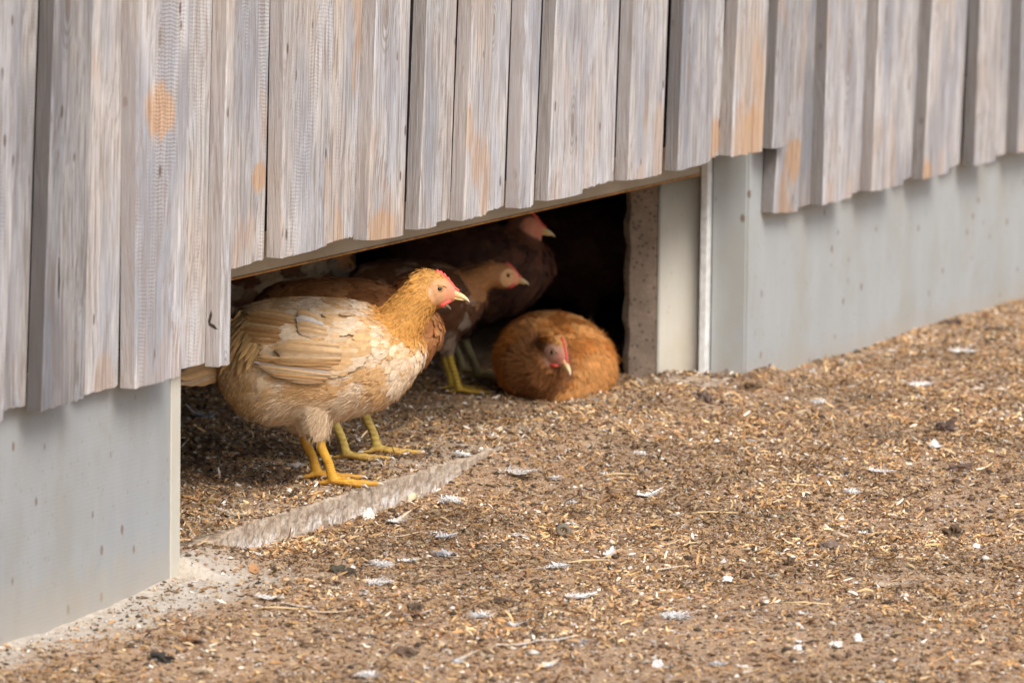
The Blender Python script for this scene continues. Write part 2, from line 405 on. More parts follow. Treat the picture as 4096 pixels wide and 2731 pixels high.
link('threshold', sill(), M_SILL, barn)
# back of the barn: the room behind
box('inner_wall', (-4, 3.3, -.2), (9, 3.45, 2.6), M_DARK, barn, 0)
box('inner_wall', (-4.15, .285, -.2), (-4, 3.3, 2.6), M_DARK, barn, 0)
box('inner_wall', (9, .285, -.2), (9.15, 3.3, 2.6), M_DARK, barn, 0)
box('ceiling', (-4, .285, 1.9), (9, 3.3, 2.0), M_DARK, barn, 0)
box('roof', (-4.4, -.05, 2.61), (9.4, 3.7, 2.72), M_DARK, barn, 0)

KT = .0244                                    # the boards lean out a little
def wpt(px, py, Yf): return at(px, py, (0, 1, KT), Yf+.45*KT)
def board(Yf, bl, br, tl, tr, t=.0295, warm=.5, brt=1., saw=.5, side=.8, ztop=1.5, name='cladding_board', m=None, lab=None, knot=None, stain=None):
    """bl, br: picture points of the lower corners; tl, tr: picture x of the edges at the top of the frame"""
    BL, BR = wpt(*bl, Yf), wpt(*br, Yf)
    TL, TR = (wpt(p[0], p[1], Yf) if isinstance(p, tuple) else wpt(p, 0, Yf) for p in (tl, tr))
    def ext(B, T): k = (ztop-B[2])/(T[2]-B[2]); return B+(T-B)*k
    TL, TR = ext(BL, TL), ext(BR, TR)
    if TR[0]-TL[0] < .4*(BR[0]-BL[0]): TR = TL+(BR-BL)
    TL[2] = TR[2] = ztop
    org = np.array([(BL[0]+BR[0])/2, (BL[1]+BR[1])/2, min(BL[2], BR[2])])
    n = max(4, int((BR[0]-BL[0])/.006)); ch = .0022
    rnd = random.Random(int(bl[0]*7+bl[1]))
    us = [0]+[(i+(rnd.random()-.5)*.6)/n for i in range(1, n)]+[1]
    v, f = [], []; rings = []
    # rows: bottom end, then up; front face and back face as strips
    def row(w_, jag):
        A = BL+(TL-BL)*w_; B = BR+(TR-BR)*w_; r = []
        dx = (B-A)/max(1e-6, np.linalg.norm(B-A))
        wob = .0012*noise.noise((bl[0], w_*9, 0)); A = A+dx*wob; B = B+dx*wob
        for k, u in enumerate(us):
            P = A+(B-A)*u; j = jag*(rnd.random()-.5)
            inset = ch if k in (0, n) else 0
            r.append((P[0], P[1]+inset, P[2]+j))
        r += [(B[0], B[1]+t, B[2]), (A[0], A[1]+t, A[2])]
        return r
    js = [row(0, .0045)] + [row(q, 0) for q in (.02, .2, .4, .6, .8, 1.)]
    js[0][-1] = (js[0][-1][0], js[0][-1][1], js[0][0][2]); js[0][-2] = (js[0][-2][0], js[0][-2][1], js[0][n][2])
    k = n+3
    for r in js: v += r
    for i in range(len(js)-1):
        for a in range(k):
            b = (a+1) % k; f.append((i*k+a, i*k+b, (i+1)*k+b, (i+1)*k+a))
    f.append(tuple(range(k-1, -1, -1))); f.append(tuple((len(js)-1)*k+a for a in range(k)))
    o = link(name, mkmesh(name, np.array(v)-org, f), m or M_WOOD, barn, org)
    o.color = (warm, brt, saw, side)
    if lab: o['label'] = lab
    for nm_, q in (('knot', knot), ('stain', stain)):
        if q: P = wpt(q[0], q[1], Yf); o[nm_] = [float(P[0]-org[0]), float(P[2]-org[2]), float(q[2])]
        else: o[nm_] = [0., -9., .001]
    return o
FY, RY = -.062, -.032
front = [  # bl, br, tl, tr, warm, brightness, saw, side
 ((-140,1722),(16,1680),-40,100,0.3,0.95,0.8,0.8),
 ((169,1644),(341,1592),223,376,0.05,0.62,0,0.50),
 ((542,1552),(728,1503),550,765,0.25,1.16,0.9,0.86),
 ((881,1466),(923,1455),912,946,0.8,1,0.2,0.92),
 ((1125,1033),(1310,984),1141,1340,0.75,1.02,0.6,0.9),
 ((1471,960),(1617,940),1509,1647,0.45,1.04,0.3,0.84),
 ((1677,918),(1750,901),1713,1767,0.5,0.98,0.2,0.82),
 ((1856,882),(1950,857),1891,1980,0.9,1.05,0.2,0.86),
 ((2077,838),(2137,821),2105,2171,0.1,1.16,0.1,0.88),
 ((2194,801),(2333,773),2228,2367,0.35,1.06,0.3,0.74),
 ((2513,721),(2650,697),2539,2677,0.6,1.02,0.2,0.7),
 ((2711,686),(2845,646),2740,2870,0.05,0.86,0.1,0.58),
 ((2925,628),(3052,604),2957,3078,1,1.06,0.1,0.6),
 ((3092,594),(3156,577),3118,3230,0.7,0.86,0.1,0.55),
 ((3293,819),(3411,789),3316,3440,.5,1.05,.3,.45),
 ((3488,768),(3615,739),3520,3644,.3,1.06,.2,.62),
 ((3695,718),(3797,690),3733,3829,.5,1.05,.3,.42),
 ((3899,664),(3985,643),3925,3995,.7,1.0,.3,.40),
 ((4074,612),(4190,585),4092,4205,.5,1.0,.3,.48),
 ((4270,565),(4390,540),4290,4405,.5,1.0,.3,.6),
 ((4470,520),(4580,495),4490,4600,.5,1.0,.3,.6)]
rear = [   # visible part from px a to px b; the rest runs on behind the front boards
 ((-30,1652),(125,1618),60,180,.2,.78,.4),
 ((325,1581),(500,1540),360,530,.5,1.05,.2),
 ((712,1478),(840,1447),750,870,.9,1.06,.5),
 ((905,1080),(1085,1034),930,1110,.5,1.0,.9),
 ((1295,975),(1440,944),1325,1475,.8,1.03,.3),
 ((1735,892),(1820,872),1752,1850,.7,.98,.3),
 ((1935,848),(2040,824),1965,2065,.5,1.06,.1),
 ((2318,760),(2475,720),2352,2500,.3,1.10,.1),
 ((2830,637),(2900,619),2855,2918,.9,1.08,.0),
 ((3180,832),(3265,812),3215,3288,.1,.82,.1),
 ((3398,775),(3462,760),3425,3490,.3,1.0,.0),
 ((3600,724),(3670,705),3630,3702,.3,1.0,.0),
 ((3785,674),(3865,655),3815,3890,.3,1.05,.0),
 ((3970,630),(4045,610),3982,4070,.3,1.0,.0),
 ((4170,585),(4300,553),4190,4320,.3,1.0,.0),
 ((4370,535),(4500,505),4390,4520,.3,1.0,.0)]
KN = {1: (272, 20, .010), 2: (640, 150, .006), 5: (1545, 55, .010), 9: (2290, 500, .008), 14: (3395, 250, .010), 15: (3545, 65, .008), 3: (900, 1500, .006)}
STN = {2: (640, 450, .062), 12: (3010, 540, .085), 5: (1520, 940, .06), 16: (3700, 700, .05)}
for i, (bl, br, tl, tr, wa, b_, sa, si) in enumerate(front):
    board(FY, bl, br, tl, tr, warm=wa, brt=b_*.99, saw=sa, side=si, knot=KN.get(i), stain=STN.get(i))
SB = [102,471,813,1055,1415,1619,1798,2014,2139,2454,2654,2879,3057,3245,3440,3641,3835,4020]
ST = [153,504,842,1080,1451,1647,1828,2045,2171,2477,2679,2896,3078,3265,3472,3682,3870,4046]
for q, (bl, br, tl, tr, wa, b_, sa) in enumerate(rear):
    k = min(range(len(SB)), key=lambda a: abs(SB[a]-br[0]))
    if abs(SB[k]-br[0]) < 60:                       # stops a finger's breadth short of the next front board: a dark joint
        gp = 13 if k == 2 else (4 if q < 8 else 6); br = (SB[k]+gp, br[1]); tr = ST[k]+gp
    board(RY, bl, br, tl, tr, warm=wa, brt=b_*.99, saw=sa, t=.026, side=.6, knot=(1735+240, 100, .007) if q == 6 else ((1010, 560, .0) if 0 else None), stain={3: (1035, 720, .035), 8: (2850, 560, .06)}.get(q))
# dark slits and a knot hole with splintered edge
def slit(name, pts, Yf, w=3.):
    v, f = [], []
    for i, (x, y) in enumerate(pts):
        ww = w*math.sin(math.pi*(i+.4)/(len(pts)-.2))
        for sg in (-1, 1):
            p = wpt(x+sg*ww, y, Yf); v.append((p[0], p[1]-.0006, p[2]))
    n = len(v); v += [(a, b+.002, c) for a, b, c in v]
    for i in range(len(pts)-1): a = 2*i; f += [(a, a+1, a+3, a+2), (a+n, a+2+n, a+3+n, a+1+n)]
    link(name, mkmesh(name, v, f), M_PUPIL, barn)
slit('drying_crack', [(236, 1030), (235, 1070), (236, 1120), (234, 1160), (235, 1195)], FY, 3.6)
def side_slit(name, quads, bx, by, m):
    XL = wpt(bx, by, FY)[0]; v, f = [], []
    for q in quads:
        k = len(v)
        for x, y in q:
            lx = XL+(wpt(bx, 0, FY)[0]-XL)*0; p = at(x, y, (1, 0, 0), lx-.004*max(0, (by-y)/by)); v.append((p[0]-.0012, p[1], p[2]))
        f.append(tuple(range(k, k+len(q))))
    n = len(v); v += [(a+.004, b, c) for a, b, c in v]; f += [tuple(x+n for x in reversed(q)) for q in f]
    link(name, mkmesh(name, v, f), m, barn)
side_slit('rotten_hole', [[(846,1238),(850,1262),(842,1290),(833,1284),(838,1262)],[(833,1284),(842,1290),(852,1296),(860,1300),(868,1313),(852,1311),(836,1300)],[(852,1311),(868,1313),(876,1316),(860,1316)]], 881, 1466, M_DARK)
slit('drying_crack', [(1850, 160), (1851, 200), (1849, 240)], RY, 3.)
# second layer piece hanging lower at the right jamb
board(RY-.006, (3096,853), (3194,846), (3150,0), (3238,0), warm=1., brt=.88, saw=.9, side=.55, ztop=.9, t=.03, stain=(3178, 640, .06), lab='short rough end hanging below the other boards')
# extra boards left of the frame
for k in range(5):
    x0 = -420-260*k
    board(FY, (x0, 1790+62*k), (x0+170, 1750+62*k), x0+60, x0+215, warm=.4, brt=.95, saw=.5, side=.6)
    board(RY, (x0+150, 1735+62*k), (x0+300, 1698+62*k), x0+200, x0+340, warm=.4, brt=.95, saw=.3, t=.026)

# ------------------------------------------------------------------ litter: shavings, slivers, crumbs
def litter():
    # visible patch of ground (with a margin), plus the floor inside
    def inside_poly(x, y):
        return ((x > -1.6) & (x < 5.6) & (y > -2.1) & (y < 1.25)
                & (y > -2.15+.33*np.clip(x+.3, 0, 9)) & ((y < -.012) | ((y > -.012) & (x > .0) & (x < XR))) & (y > -1.45*(x+1.9)))
    N = 860000
    x = rng.uniform(-1.6, 5.6, N); y = rng.uniform(-2.1, 1.25, N)
    k = inside_poly(x, y)
    dens = .62+2.4*fbm(x, y, 5., 8, 4)+.9*fbm(x, y, 1.3, 9, 2)
    e = y+.12*x+.28*fbm(x, y, 9., 11, 3)
    ap = sstep(-.26, -.14, e)*sstep(.28, .05, x)*(y < .0)
    dens = dens*(1-.82*ap)+.0
    on_sill = (y > SILL_Y0) & (y < .12) & (x > .3) & (x < 1.4)
    dens = np.where(on_sill, dens*.75, dens)
    kd_ = rng.random(N); rr_ = rng.random(N); k &= rr_ < np.where(kd_ >= .70, np.maximum(dens*1.25, .62*(1-.7*ap)), np.maximum(dens*1.25, .34*(1-.85*ap)))
    x, y = x[k], y[k]; n = len(x)
    z = gz(x, y); sm = (y > SILL_Y0) & (y < .175); z = np.where(sm, np.maximum(z, SILL_TOP), z)
    kind = kd_[k]
    V, Fq, C = [], [], []
    base = 0
    pal = np.array([(.57,.38,.185),(.68,.51,.29),(.47,.27,.115),(.38,.20,.08),(.50,.315,.15),(.29,.165,.10),(.80,.72,.60),(.17,.105,.07)])
    pp = np.array([.17,.12,.2,.15,.14,.1,.06,.06])
    # flat strips : 3 sections x 2
    s = kind < .73; m = s.sum(); px, py, pz = x[s], y[s], z[s]
    Ln = np.exp(rng.normal(-5.25, .62, m)); Wd = np.clip(Ln*rng.uniform(.14, .60, m), .0010, .0048); Ln = np.clip(Ln, .0025, .034)
    a = rng.uniform(0, 2*np.pi, m); tilt = rng.normal(0, .30, m); roll = rng.normal(0, .55, m); bend = rng.normal(0, .6, m)
    d = np.stack([np.cos(a)*np.cos(tilt), np.sin(a)*np.cos(tilt), np.sin(tilt)], -1)
    sd = np.stack([-np.sin(a)*np.cos(roll), np.cos(a)*np.cos(roll), np.sin(roll)], -1)
    up = np.cross(d, sd)
    P = np.stack([px, py, pz+.0012+np.abs(np.sin(tilt))*Ln*.45+np.abs(np.sin(roll))*Wd*.4], -1)
    c0 = pal[rng.choice(len(pal), m, p=pp)]*rng.uniform(.6, 1.2, (m, 1))*np.clip(1.02+1.5*fbm(px, py, 4.5, 31, 3)+.9*fbm(px, py, 16., 32, 2), .5, 1.4)[:, None]
    verts = []
    for t, wf in ((-.5, .6), (0, 1.), (.5, .45)):
        for sg in (-1, 1):
            verts.append(P+d*(Ln*t)[:, None]+sd*(Wd*wf*.5*sg)[:, None]+up*(bend*Ln*(.25-t*t))[:, None])
    verts = np.stack(verts, 1)
    q = np.array([(0, 2, 3, 1), (2, 4, 5, 3)])
    V.append(verts.reshape(-1, 3)); Fq.append((base+np.arange(m)[:, None, None]*6+q).reshape(-1, 4)); C.append(np.repeat(c0, 6, 0)); base += 6*m
    # crumbs : squashed octahedra
    s = kind >= .73; m = s.sum(); px, py, pz = x[s], y[s], z[s]
    R = np.clip(np.exp(rng.normal(-6.15, .50, m)), .0009, .008)
    cr = np.array([(.10,.066,.042),(.17,.11,.068),(.26,.17,.10),(.055,.042,.030),(.68,.63,.56),(.48,.35,.21)])
    c0 = cr[rng.choice(6, m, p=[.25,.25,.19,.11,.07,.13])]*rng.uniform(.8, 1.2, (m, 1))
    dirs = np.array([(1,0,0),(0,1,0),(-1,0,0),(0,-1,0),(0,0,1),(0,0,-1)], float)
    a = rng.uniform(0, 6.28, m); ca, sa = np.cos(a), np.sin(a)
    vv = dirs[None]*(R[:, None, None]*rng.uniform(.6, 1.4, (m, 6, 1)))*np.array([1.5, 1, .65])
    vx = vv[..., 0]*ca[:, None]-vv[..., 1]*sa[:, None]; vy = vv[..., 0]*sa[:, None]+vv[..., 1]*ca[:, None]
    vv = np.stack([vx+px[:, None], vy+py[:, None], vv[..., 2]+(pz+R*.3)[:, None]], -1)
    t8 = np.array([(0,1,4,4),(1,2,4,4),(2,3,4,4),(3,0,4,4),(1,0,5,5),(2,1,5,5),(3,2,5,5),(0,3,5,5)])[:, :3]
    Vc = vv.reshape(-1, 3); Fc = (np.arange(m)[:, None, None]*6+t8).reshape(-1, 3); Cc = np.repeat(c0, 6, 0)
    o1 = link('wood_shavings', mkmesh('wood_shavings', np.concatenate(V), np.concatenate(Fq), False, np.concatenate(C)), M_LITTER)
    tag(o1, 'ochre and tan wood shavings scattered thickly over the trodden ground', 'wood shavings', kind='stuff')
    o2 = link('dirt_crumbs', mkmesh('dirt_crumbs', Vc, Fc, False, Cc), M_LITTER)
    tag(o2, 'dark brown crumbs of dirt and droppings strewn among the shavings', 'dirt', kind='stuff')
litter()

# ------------------------------------------------------------------ hens
HEAD0 = -66.7                                 # world heading (degrees) that shows a bird in profile, facing right
def T(zx, zy): return (zx-950)/3274., (1465-zy)/3274.      # profile drawing units -> metres
def tube(path, rad, n=14, sq=1., v=None, f=None):
    """closed tube through 3-D points; rad per point; sq squeezes it sideways (local y)"""
    v = [] if v is None else v; f = [] if f is None else f
    P = [Vector(p) for p in path]; b0 = len(v)
    for i, p in enumerate(P):
        t = (P[min(i+1, len(P)-1)]-P[max(i-1, 0)]).normalized()
        s = t.cross(Vector((0, 1, 0)))
        if s.length < .25: s = t.cross(Vector((0, 0, 1)))
        s.normalize(); u = s.cross(t).normalized()
        for k in range(n):
            a = 2*math.pi*k/n
            v.append(tuple(p+s*(rad[i]*math.cos(a))+u*(rad[i]*sq*math.sin(a))))
    for i in range(len(P)-1):
        for k in range(n): a = b0+i*n+k; b = b0+i*n+(k+1) % n; f.append((a, b, b+n, a+n))
    f.append(tuple(b0+k for k in range(n-1, -1, -1))); f.append(tuple(b0+(len(P)-1)*n+k for k in range(n)))
    return v, f
def loft(st, v, f, n=28, ex=2.2):
    """st: (x, top, bottom, half width) stations of the trunk"""
    b0 = len(v)
    for x, zt, zb, hw in st:
        zc, h = (zt+zb)/2, (zt-zb)/2
        for k in range(n):
            a = 2*math.pi*k/n; c, s_ = math.cos(a), math.sin(a)
            v.append((x, hw*math.copysign(abs(c)**(2/ex), c), zc+h*math.copysign(abs(s_)**(2/ex), s_)))
    for i in range(len(st)-1):
        for k in range(n): a = b0+i*n+k; b = b0+i*n+(k+1) % n; f.append((a, b, b+n, a+n))
    f.append(tuple(b0+k for k in range(n-1, -1, -1))); f.append(tuple(b0+(len(st)-1)*n+k for k in range(n)))
TORSO = [(270,640,800,.018),(310,545,880,.040),(360,455,950,.056),(420,400,1005,.068),(500,355,1050,.080),(600,335,1080,.090),(740,322,1066,.097),
         (900,320,1062,.100),(1050,330,1045,.098),(1180,352,1004,.092),(1280,390,975,.084),(1380,440,912,.070),(1450,490,838,.054),(1510,545,740,.037),(1545,600,670,.02)]
NECK = [(1290,600,190,.062),(1360,515,163,.051),(1425,422,131,.040),(1485,337,113,.032),(1540,275,112,.028),(1585,245,104,.023)]
HC = T(1600, 245)

def remesh_body(v, f, vox, it=6):
    me = bpy.data.meshes.new('tmp'); me.from_pydata([tuple(map(float, a)) for a in v], [], f); me.update()
    bm = bmesh.new(); bm.from_mesh(me); bmesh.ops.recalc_face_normals(bm, faces=bm.faces[:]); bmesh.ops.triangulate(bm, faces=bm.faces[:]); bm.to_mesh(me); bm.free()
    o = bpy.data.objects.new('tmp', me); COL.objects.link(o)
    r = o.modifiers.new('r', 'REMESH'); r.mode = 'VOXEL'; r.voxel_size = vox; r.use_smooth_shade = True
    s = o.modifiers.new('s', 'SMOOTH'); s.iterations = it; s.factor = .5
    dg = bpy.context.evaluated_depsgraph_get(); ev = o.evaluated_get(dg); em = bpy.data.meshes.new_from_object(ev)
    nv = len(em.vertices); co = np.empty(nv*3, np.float32); em.vertices.foreach_get('co', co); co = co.reshape(-1, 3)
    em.calc_loop_triangles(); nt_ = len(em.loop_triangles); tri = np.empty(nt_*3, np.int32); em.loop_triangles.foreach_get('vertices', tri)
    no = np.empty(nv*3, np.float32); em.vertices.foreach_get('normal', no)
    bpy.data.objects.remove(o)
    return co, tri.reshape(-1, 3), no.reshape(-1, 3), em

def leafs(P, D, N, L, W, C, lift=.10, arch=.25, tipc=1.08, shaft=.86, droop=.12):
    """many feathers at once. P,D,N: base, direction, normal; L,W length/width; C colour -> verts, quads, colours"""
    m = len(P); S = np.cross(N, D); S /= np.linalg.norm(S, axis=1, keepdims=True)+1e-9
    ts = np.array([0, .25, .5, .75, .93, 1.05]); ws = np.array([.35, .85, 1., .92, .55, .08])
    vv = np.empty((m, 6, 3, 3)); cc = np.empty((m, 6, 3, 3))
    for i, (t, wf) in enumerate(zip(ts, ws)):
        c = P+D*(L*t)[:, None]+N*(L*(lift*t-droop*t*t))[:, None]
        for j, sg in enumerate((-1, 0, 1)):
            tt = (-.06*L if sg else 0*L)*t
            vv[:, i, j] = c+S*(W*wf*.5*sg)[:, None]+(N*(W*wf*arch*.5)[:, None] if sg == 0 else 0)+D*np.reshape(tt, (-1, 1))
            k = (1+(tipc-1)*t)*(shaft if sg == 0 else 1.)*(.90 if i == 0 else 1)
            cc[:, i, j] = C*k
    q = []
    for i in range(5):
        for j in range(2): a = i*3+j; q.append((a, a+1, a+4, a+3))
    q = np.array(q)
    F_ = (np.arange(m)[:, None, None]*18+q).reshape(-1, 4)
    return vv.reshape(-1, 3), F_, cc.reshape(-1, 3)
def strands(P, D, N, L, W, C):
    m = len(P); S = np.cross(N, D)+rng.normal(0, .3, (m, 3)); S /= np.linalg.norm(S, axis=1, keepdims=True)
    B = rng.normal(0, .18, (m, 3))
    a = P-S*W[:, None]; b = P+S*W[:, None]; mid = P+D*(L*.55)[:, None]+N*(L*.28)[:, None]
    c = mid-S*(W*.7)[:, None]; d = mid+S*(W*.7)[:, None]; tip = P+(D+B)*L[:, None]+N*(L*.35)[:, None]
    V = np.stack([a, b, d, c, tip-S*.0001, tip+S*.0001], 1).reshape(-1, 3)
    q = np.array([(0, 1, 2, 3), (3, 2, 5, 4)])
    return V, (np.arange(m)[:, None, None]*6+q).reshape(-1, 4), np.repeat(C, 6, 0)

def one_feather(base, tip, width, n, c, edge=None, round_=1., rows=10, cup=.12, bow=.05):
    """single large flight feather mesh data"""
    B, E_ = np.array(base, float), np.array(tip, float); d = E_-B; L = np.linalg.norm(d); d /= L; n = np.array(n, float); n -= d*(n@d); n /= np.linalg.norm(n); s = np.cross(n, d)
    v, cl = [], []; c = np.array(c); edge = c if edge is None else np.array(edge)
    for i in range(rows+1):
        t = i/rows; w_ = width*(.45+.55*min(1, t*2.2))*(1 if t < .72 else math.sqrt(max(0, 1-((t-.72)/.28)**2))*round_+(1-round_)*(1-(t-.72)/.28))
        for sg in (-1, -.45, .05, .12, .6, 1):
            p = B+d*(L*t)+s*(w_*.5*sg)+n*(width*cup*(1-sg*sg)+L*bow*4*t*(1-t))
            v.append(p)
            k = .72 if abs(sg-.08) < .05 else 1
            ec = edge if sg == 1 else (c*.55+edge*.45 if sg == .6 else c)
            cl.append(ec*k*(.93+.14*noise.noise((t*14, sg*2, L*90))))
    f = [(i*6+j, i*6+j+1, i*6+j+7, i*6+j+6) for i in range(rows) for j in range(5)]
    # thickness
    v = np.array(v); nb = len(v); v2 = v-n*.0006
    F_ = [tuple(a) for a in f]+[tuple(x+nb for x in reversed(a)) for a in f]
    return np.concatenate([v, v2]), F_, np.array(cl+cl)

def hen(label, loc, heading, pal, torso=None, neck=None, head=(HC[0], 0, HC[1]), headrot=0., headyaw=0., scale=1., legs=True, near=(.011, -.045), far=(-.022, .045),
        vox=.0026, nf=3600, ns=12000, detail=True, wings=True, tail=True, group=None, legcol=(.62, .33, .035), pitch=0., beakc=1., jit=.15, knee=.098, shank_top=None, comb=1.):
    H = tag(empty('hen', loc, math.radians(heading)), label, 'hen', group)
    H.scale = (scale,)*3
    v, f = [], []
    st = [(T(a, 0)[0], T(0, b)[1], T(0, c)[1], d) for a, b, c, d in TORSO] if torso is None else torso
    loft(st, v, f)
    if neck is None:
        hx, hy, hz = head; dx, dz = hx-HC[0], hz-HC[1]; npts = []
        for i, (a, b, r, ry) in enumerate(NECK):
            t = (i/(len(NECK)-1))**1.1; x, z = T(a, b); npts.append((x+dx*t, hy*t, z+dz*t, r/3274., ry))
    else: npts = neck
    nv, nf_ = tube([p[:3] for p in npts], [p[3] for p in npts], 20, 1., v, f)
    # squeeze neck sideways
    k0 = len(v)-20*len(npts)
    for i, p in enumerate(npts):
        for k in range(20):
            a = k0+i*20+k; x, y, z = v[a]; v[a] = (x, p[1]+(y-p[1])*p[4]/p[3], z)
    # head: built facing +x around the origin, then turned
    hm = Matrix.Translation(Vector(head)) @ Matrix.Rotation(headyaw, 4, 'Z') @ Matrix.Rotation(-headrot, 4, 'Y')
    hs = [(-.038,.020,.012),(-.030,.029,.018),(-.015,.0345,.0215),(0,.035,.0225),(.012,.0325,.0205),(.024,.026,.0160),(.034,.019,.0115),(.042,.0125,.0085)]
    b0 = len(v); n = 20
    zc = [.004,.003,.001,0,-.001,-.0035,-.0065,-.009]
    for (x, rz, ry), z0 in zip(hs, zc):
        for k in range(n):
            a = 2*math.pi*k/n; q = hm @ Vector((x, ry*math.cos(a), z0+rz*math.sin(a))); v.append(tuple(q))
    for i in range(len(hs)-1):
        for k in range(n): a = b0+i*n+k; b = b0+i*n+(k+1) % n; f.append((a, b, b+n, a+n))
    f.append(tuple(b0+k for k in range(n-1, -1, -1))); f.append(tuple(b0+(len(hs)-1)*n+k for k in range(n)))
    claws = []
    if legs:
        for (lx, ly), sgn in ((near, -1), (far, 1)):
            top = shank_top or (lx-.028, knee)
            hip = (top[0]-.002, ly, top[1]+.055)
            if sgn < 0 or True:
                tube([(hip[0]-.01, ly*.95, hip[2]+.03), hip, (top[0]+.002, ly, top[1]+.012), (top[0]+.004, ly, top[1]-.012)], [.050, .036, .019, .0105], 16, .9, v, f)
            tube([(top[0]+.001, ly, top[1]+.01), (top[0]+.008, ly, top[1]-.025), (lx-.006, ly, .045), (lx, ly, .022), (lx+.004, ly, .011)], [.0118, .0098, .0088, .0098, .0105], 12, .85, v, f)
            for ax_, ay_, ln, r0 in ((0., 0., .086, .0072), (-.42, 0, .062, .0062), (.50, 0, .058, .0060), (math.pi+.25*sgn, 0, .030, .0055)):
                dx, dy = math.cos(ax_), math.sin(ax_); px, py = lx+.003, ly
                pts = []; rr = []
                for t in (0, .2, .42, .5, .72, .78, 1.):
                    pts.append((px+dx*ln*t, py+dy*ln*t, .012-.0055*min(1, t*1.6)+(.0012 if t in (.42, .72) else 0))); rr.append(r0*(1.1-.42*t)*(1.07 if t in (.42, .72) else 1))
                tube(pts, rr, 10, 1., v, f)
                c0 = Vector((px+dx*ln*.97, py+dy*ln*.97, .0066)); c1 = c0+Vector((dx*.007, dy*.007, .0005)); c2 = c0+Vector((dx*.014, dy*.014, -.0045))
                claws.append((c0, c1, c2))
    co, tri, no, em = remesh_body(v, f, vox)
    bvh = BVHTree.FromPolygons([tuple(map(float, a)) for a in co], [tuple(map(int, a)) for a in tri])
    # --- masks
    hinv = np.array(hm.inverted()); 
    def hloc(p): return p@hinv[:3, :3].T+hinv[:3, 3]
    def facemask(p):
        h = hloc(p); x, z = h[:, 0], h[:, 2]
        q = ((x-.018)/.029)**2+((z+.004)/.026)**2+(h[:, 1]/.034)**4
        m = sstep(1.25, .75, q)*sstep(.024, .012, z-.0-(.028-x)*.25)
        m = np.maximum(m, sstep(.026, .036, x)*(np.abs(z) < .03)*(np.abs(h[:, 1]) < .018)*sstep(.055, .046, x))
        return m
    legm = lambda p: (sstep(knee-.004, knee-.012, p[:, 2]) if legs else np.zeros(len(p)))
    NP = np.array([[p[0], p[1], p[2], p[3]] for p in npts])
    def neckw(p):
        """0 at the trunk .. 1 near the head, and direction down the neck"""
        d = np.linalg.norm(p[:, None, :]-NP[None, :, :3], axis=2)/NP[None, :, 3]; i = np.argmin(d, 1)
        up = i/(len(NP)-1.); T_ = NP[np.maximum(i-1, 0), :3]-NP[np.minimum(i+1, len(NP)-1), :3]; T_ /= np.linalg.norm(T_, axis=1, keepdims=True)
        dd = d[np.arange(len(p)), i]; on = sstep(1.45, 1.02, dd)
        return on*np.clip(up*1.6+.12, 0, 1), T_
    def n3(p, sc, s0): return fbm(p[:, 0]+p[:, 1]*.7+5, p[:, 2]+p[:, 1]*.5+5, sc, s0, 3)*2
    def plum(p):
        p = np.asarray(p, float); nw, _ = neckw(p); x, z = p[:, 0], p[:, 2]
        a = n3(p, 34., 21); b = n3(p, 11., 22)
        c = np.array(pal['back'])[None]*np.ones((len(p), 1))
        br = sstep(.02, .15, x)*sstep(.30, .14, z)
        pw = sstep(-.10, .16, a+.35*br+pal.get('patch', 0.))[:, None]
        c = c*(1-pw)+np.array(pal['pale'])*pw
        bl = sstep(.20, .14, z-.0+.05*b)[:, None]*sstep(.16, .04, x)[:, None]; c = c*(1-bl*.8)+np.array(pal['belly'])*bl*.8
        rb = sstep(-.08, -.16, x)[:, None]*.75; c = c*(1-rb)+np.array(pal['rump'])*rb
        tip = sstep(.05, .35, nw+.30*a)[:, None]
        c = c*(1-tip)+np.array(pal['neck'])*(1+.25*b[:, None])*tip
        return np.clip(c, .01, .9)
    bc = plum(co)*.8
    fm = facemask(co)[:, None]; hl = hloc(co)
    face = np.array(pal['face'])*np.ones((len(co), 1)); rd = sstep(.018, .036, hl[:, 0])*sstep(-.024, -.004, hl[:, 2])
    rd = np.maximum(rd, sstep(.014, .002, np.abs(hl[:, 2]+.014))*sstep(.016, .028, hl[:, 0])*.8)[:, None]
    face = face*(1-rd*.62)+np.array((.66, .19, .13))*rd*.62*(max(pal['face'])/.6)
    ear = sstep(.012, .006, np.hypot(hl[:, 0]+.013, (hl[:, 2]+.004)*.7))[:, None]; crs = sstep(.0035, .001, np.abs(np.hypot(hl[:, 0]+.010, hl[:, 2]+.006)-.0135))*(hl[:, 0] < -.008); face = face*(1-ear*.8)+np.array((.66, .47, .37))*ear*.8; face = face*(1-.5*crs[:, None])
    bc = bc*(1-fm)+face*fm
    lm = legm(co)[:, None]; lc = np.array(legcol)*(1+.22*np.sin(co[:, 2:3]*1500)*sstep(-.002, .004, co[:, 0:1]-(.0)))*(1-.25*np.clip(n3(co, 90., 5), 0, 1))[:, None]
    ft = sstep(.02, .008, co[:, 2:3]); lc = lc*(1-.35*ft)+np.array((.60, .27, .07))*.35*ft
    bc = bc*(1-lm)+lc*lm
    # scutes on the shanks
    if legs and detail:
        dz = (.0008*np.sin(co[:, 2]*1500)*lm[:, 0]*sstep(.018, .03, co[:, 2])+.0006*np.sin(co[:, 0]*1500)*lm[:, 0]*sstep(.018, .010, co[:, 2]))
        co = co+no*dz[:, None]; em.vertices.foreach_set('co', co.astype(np.float32).ravel()); em.update()
    a_ = em.color_attributes.new('Col', 'FLOAT_COLOR', 'POINT'); c4 = np.ones((len(co), 4), np.float32); c4[:, :3] = bc; a_.data.foreach_set('color', c4.ravel())
    em.polygons.foreach_set('use_smooth', np.ones(len(em.polygons), bool)); em.name = 'body'
    link('body', em, M_BODY, H)
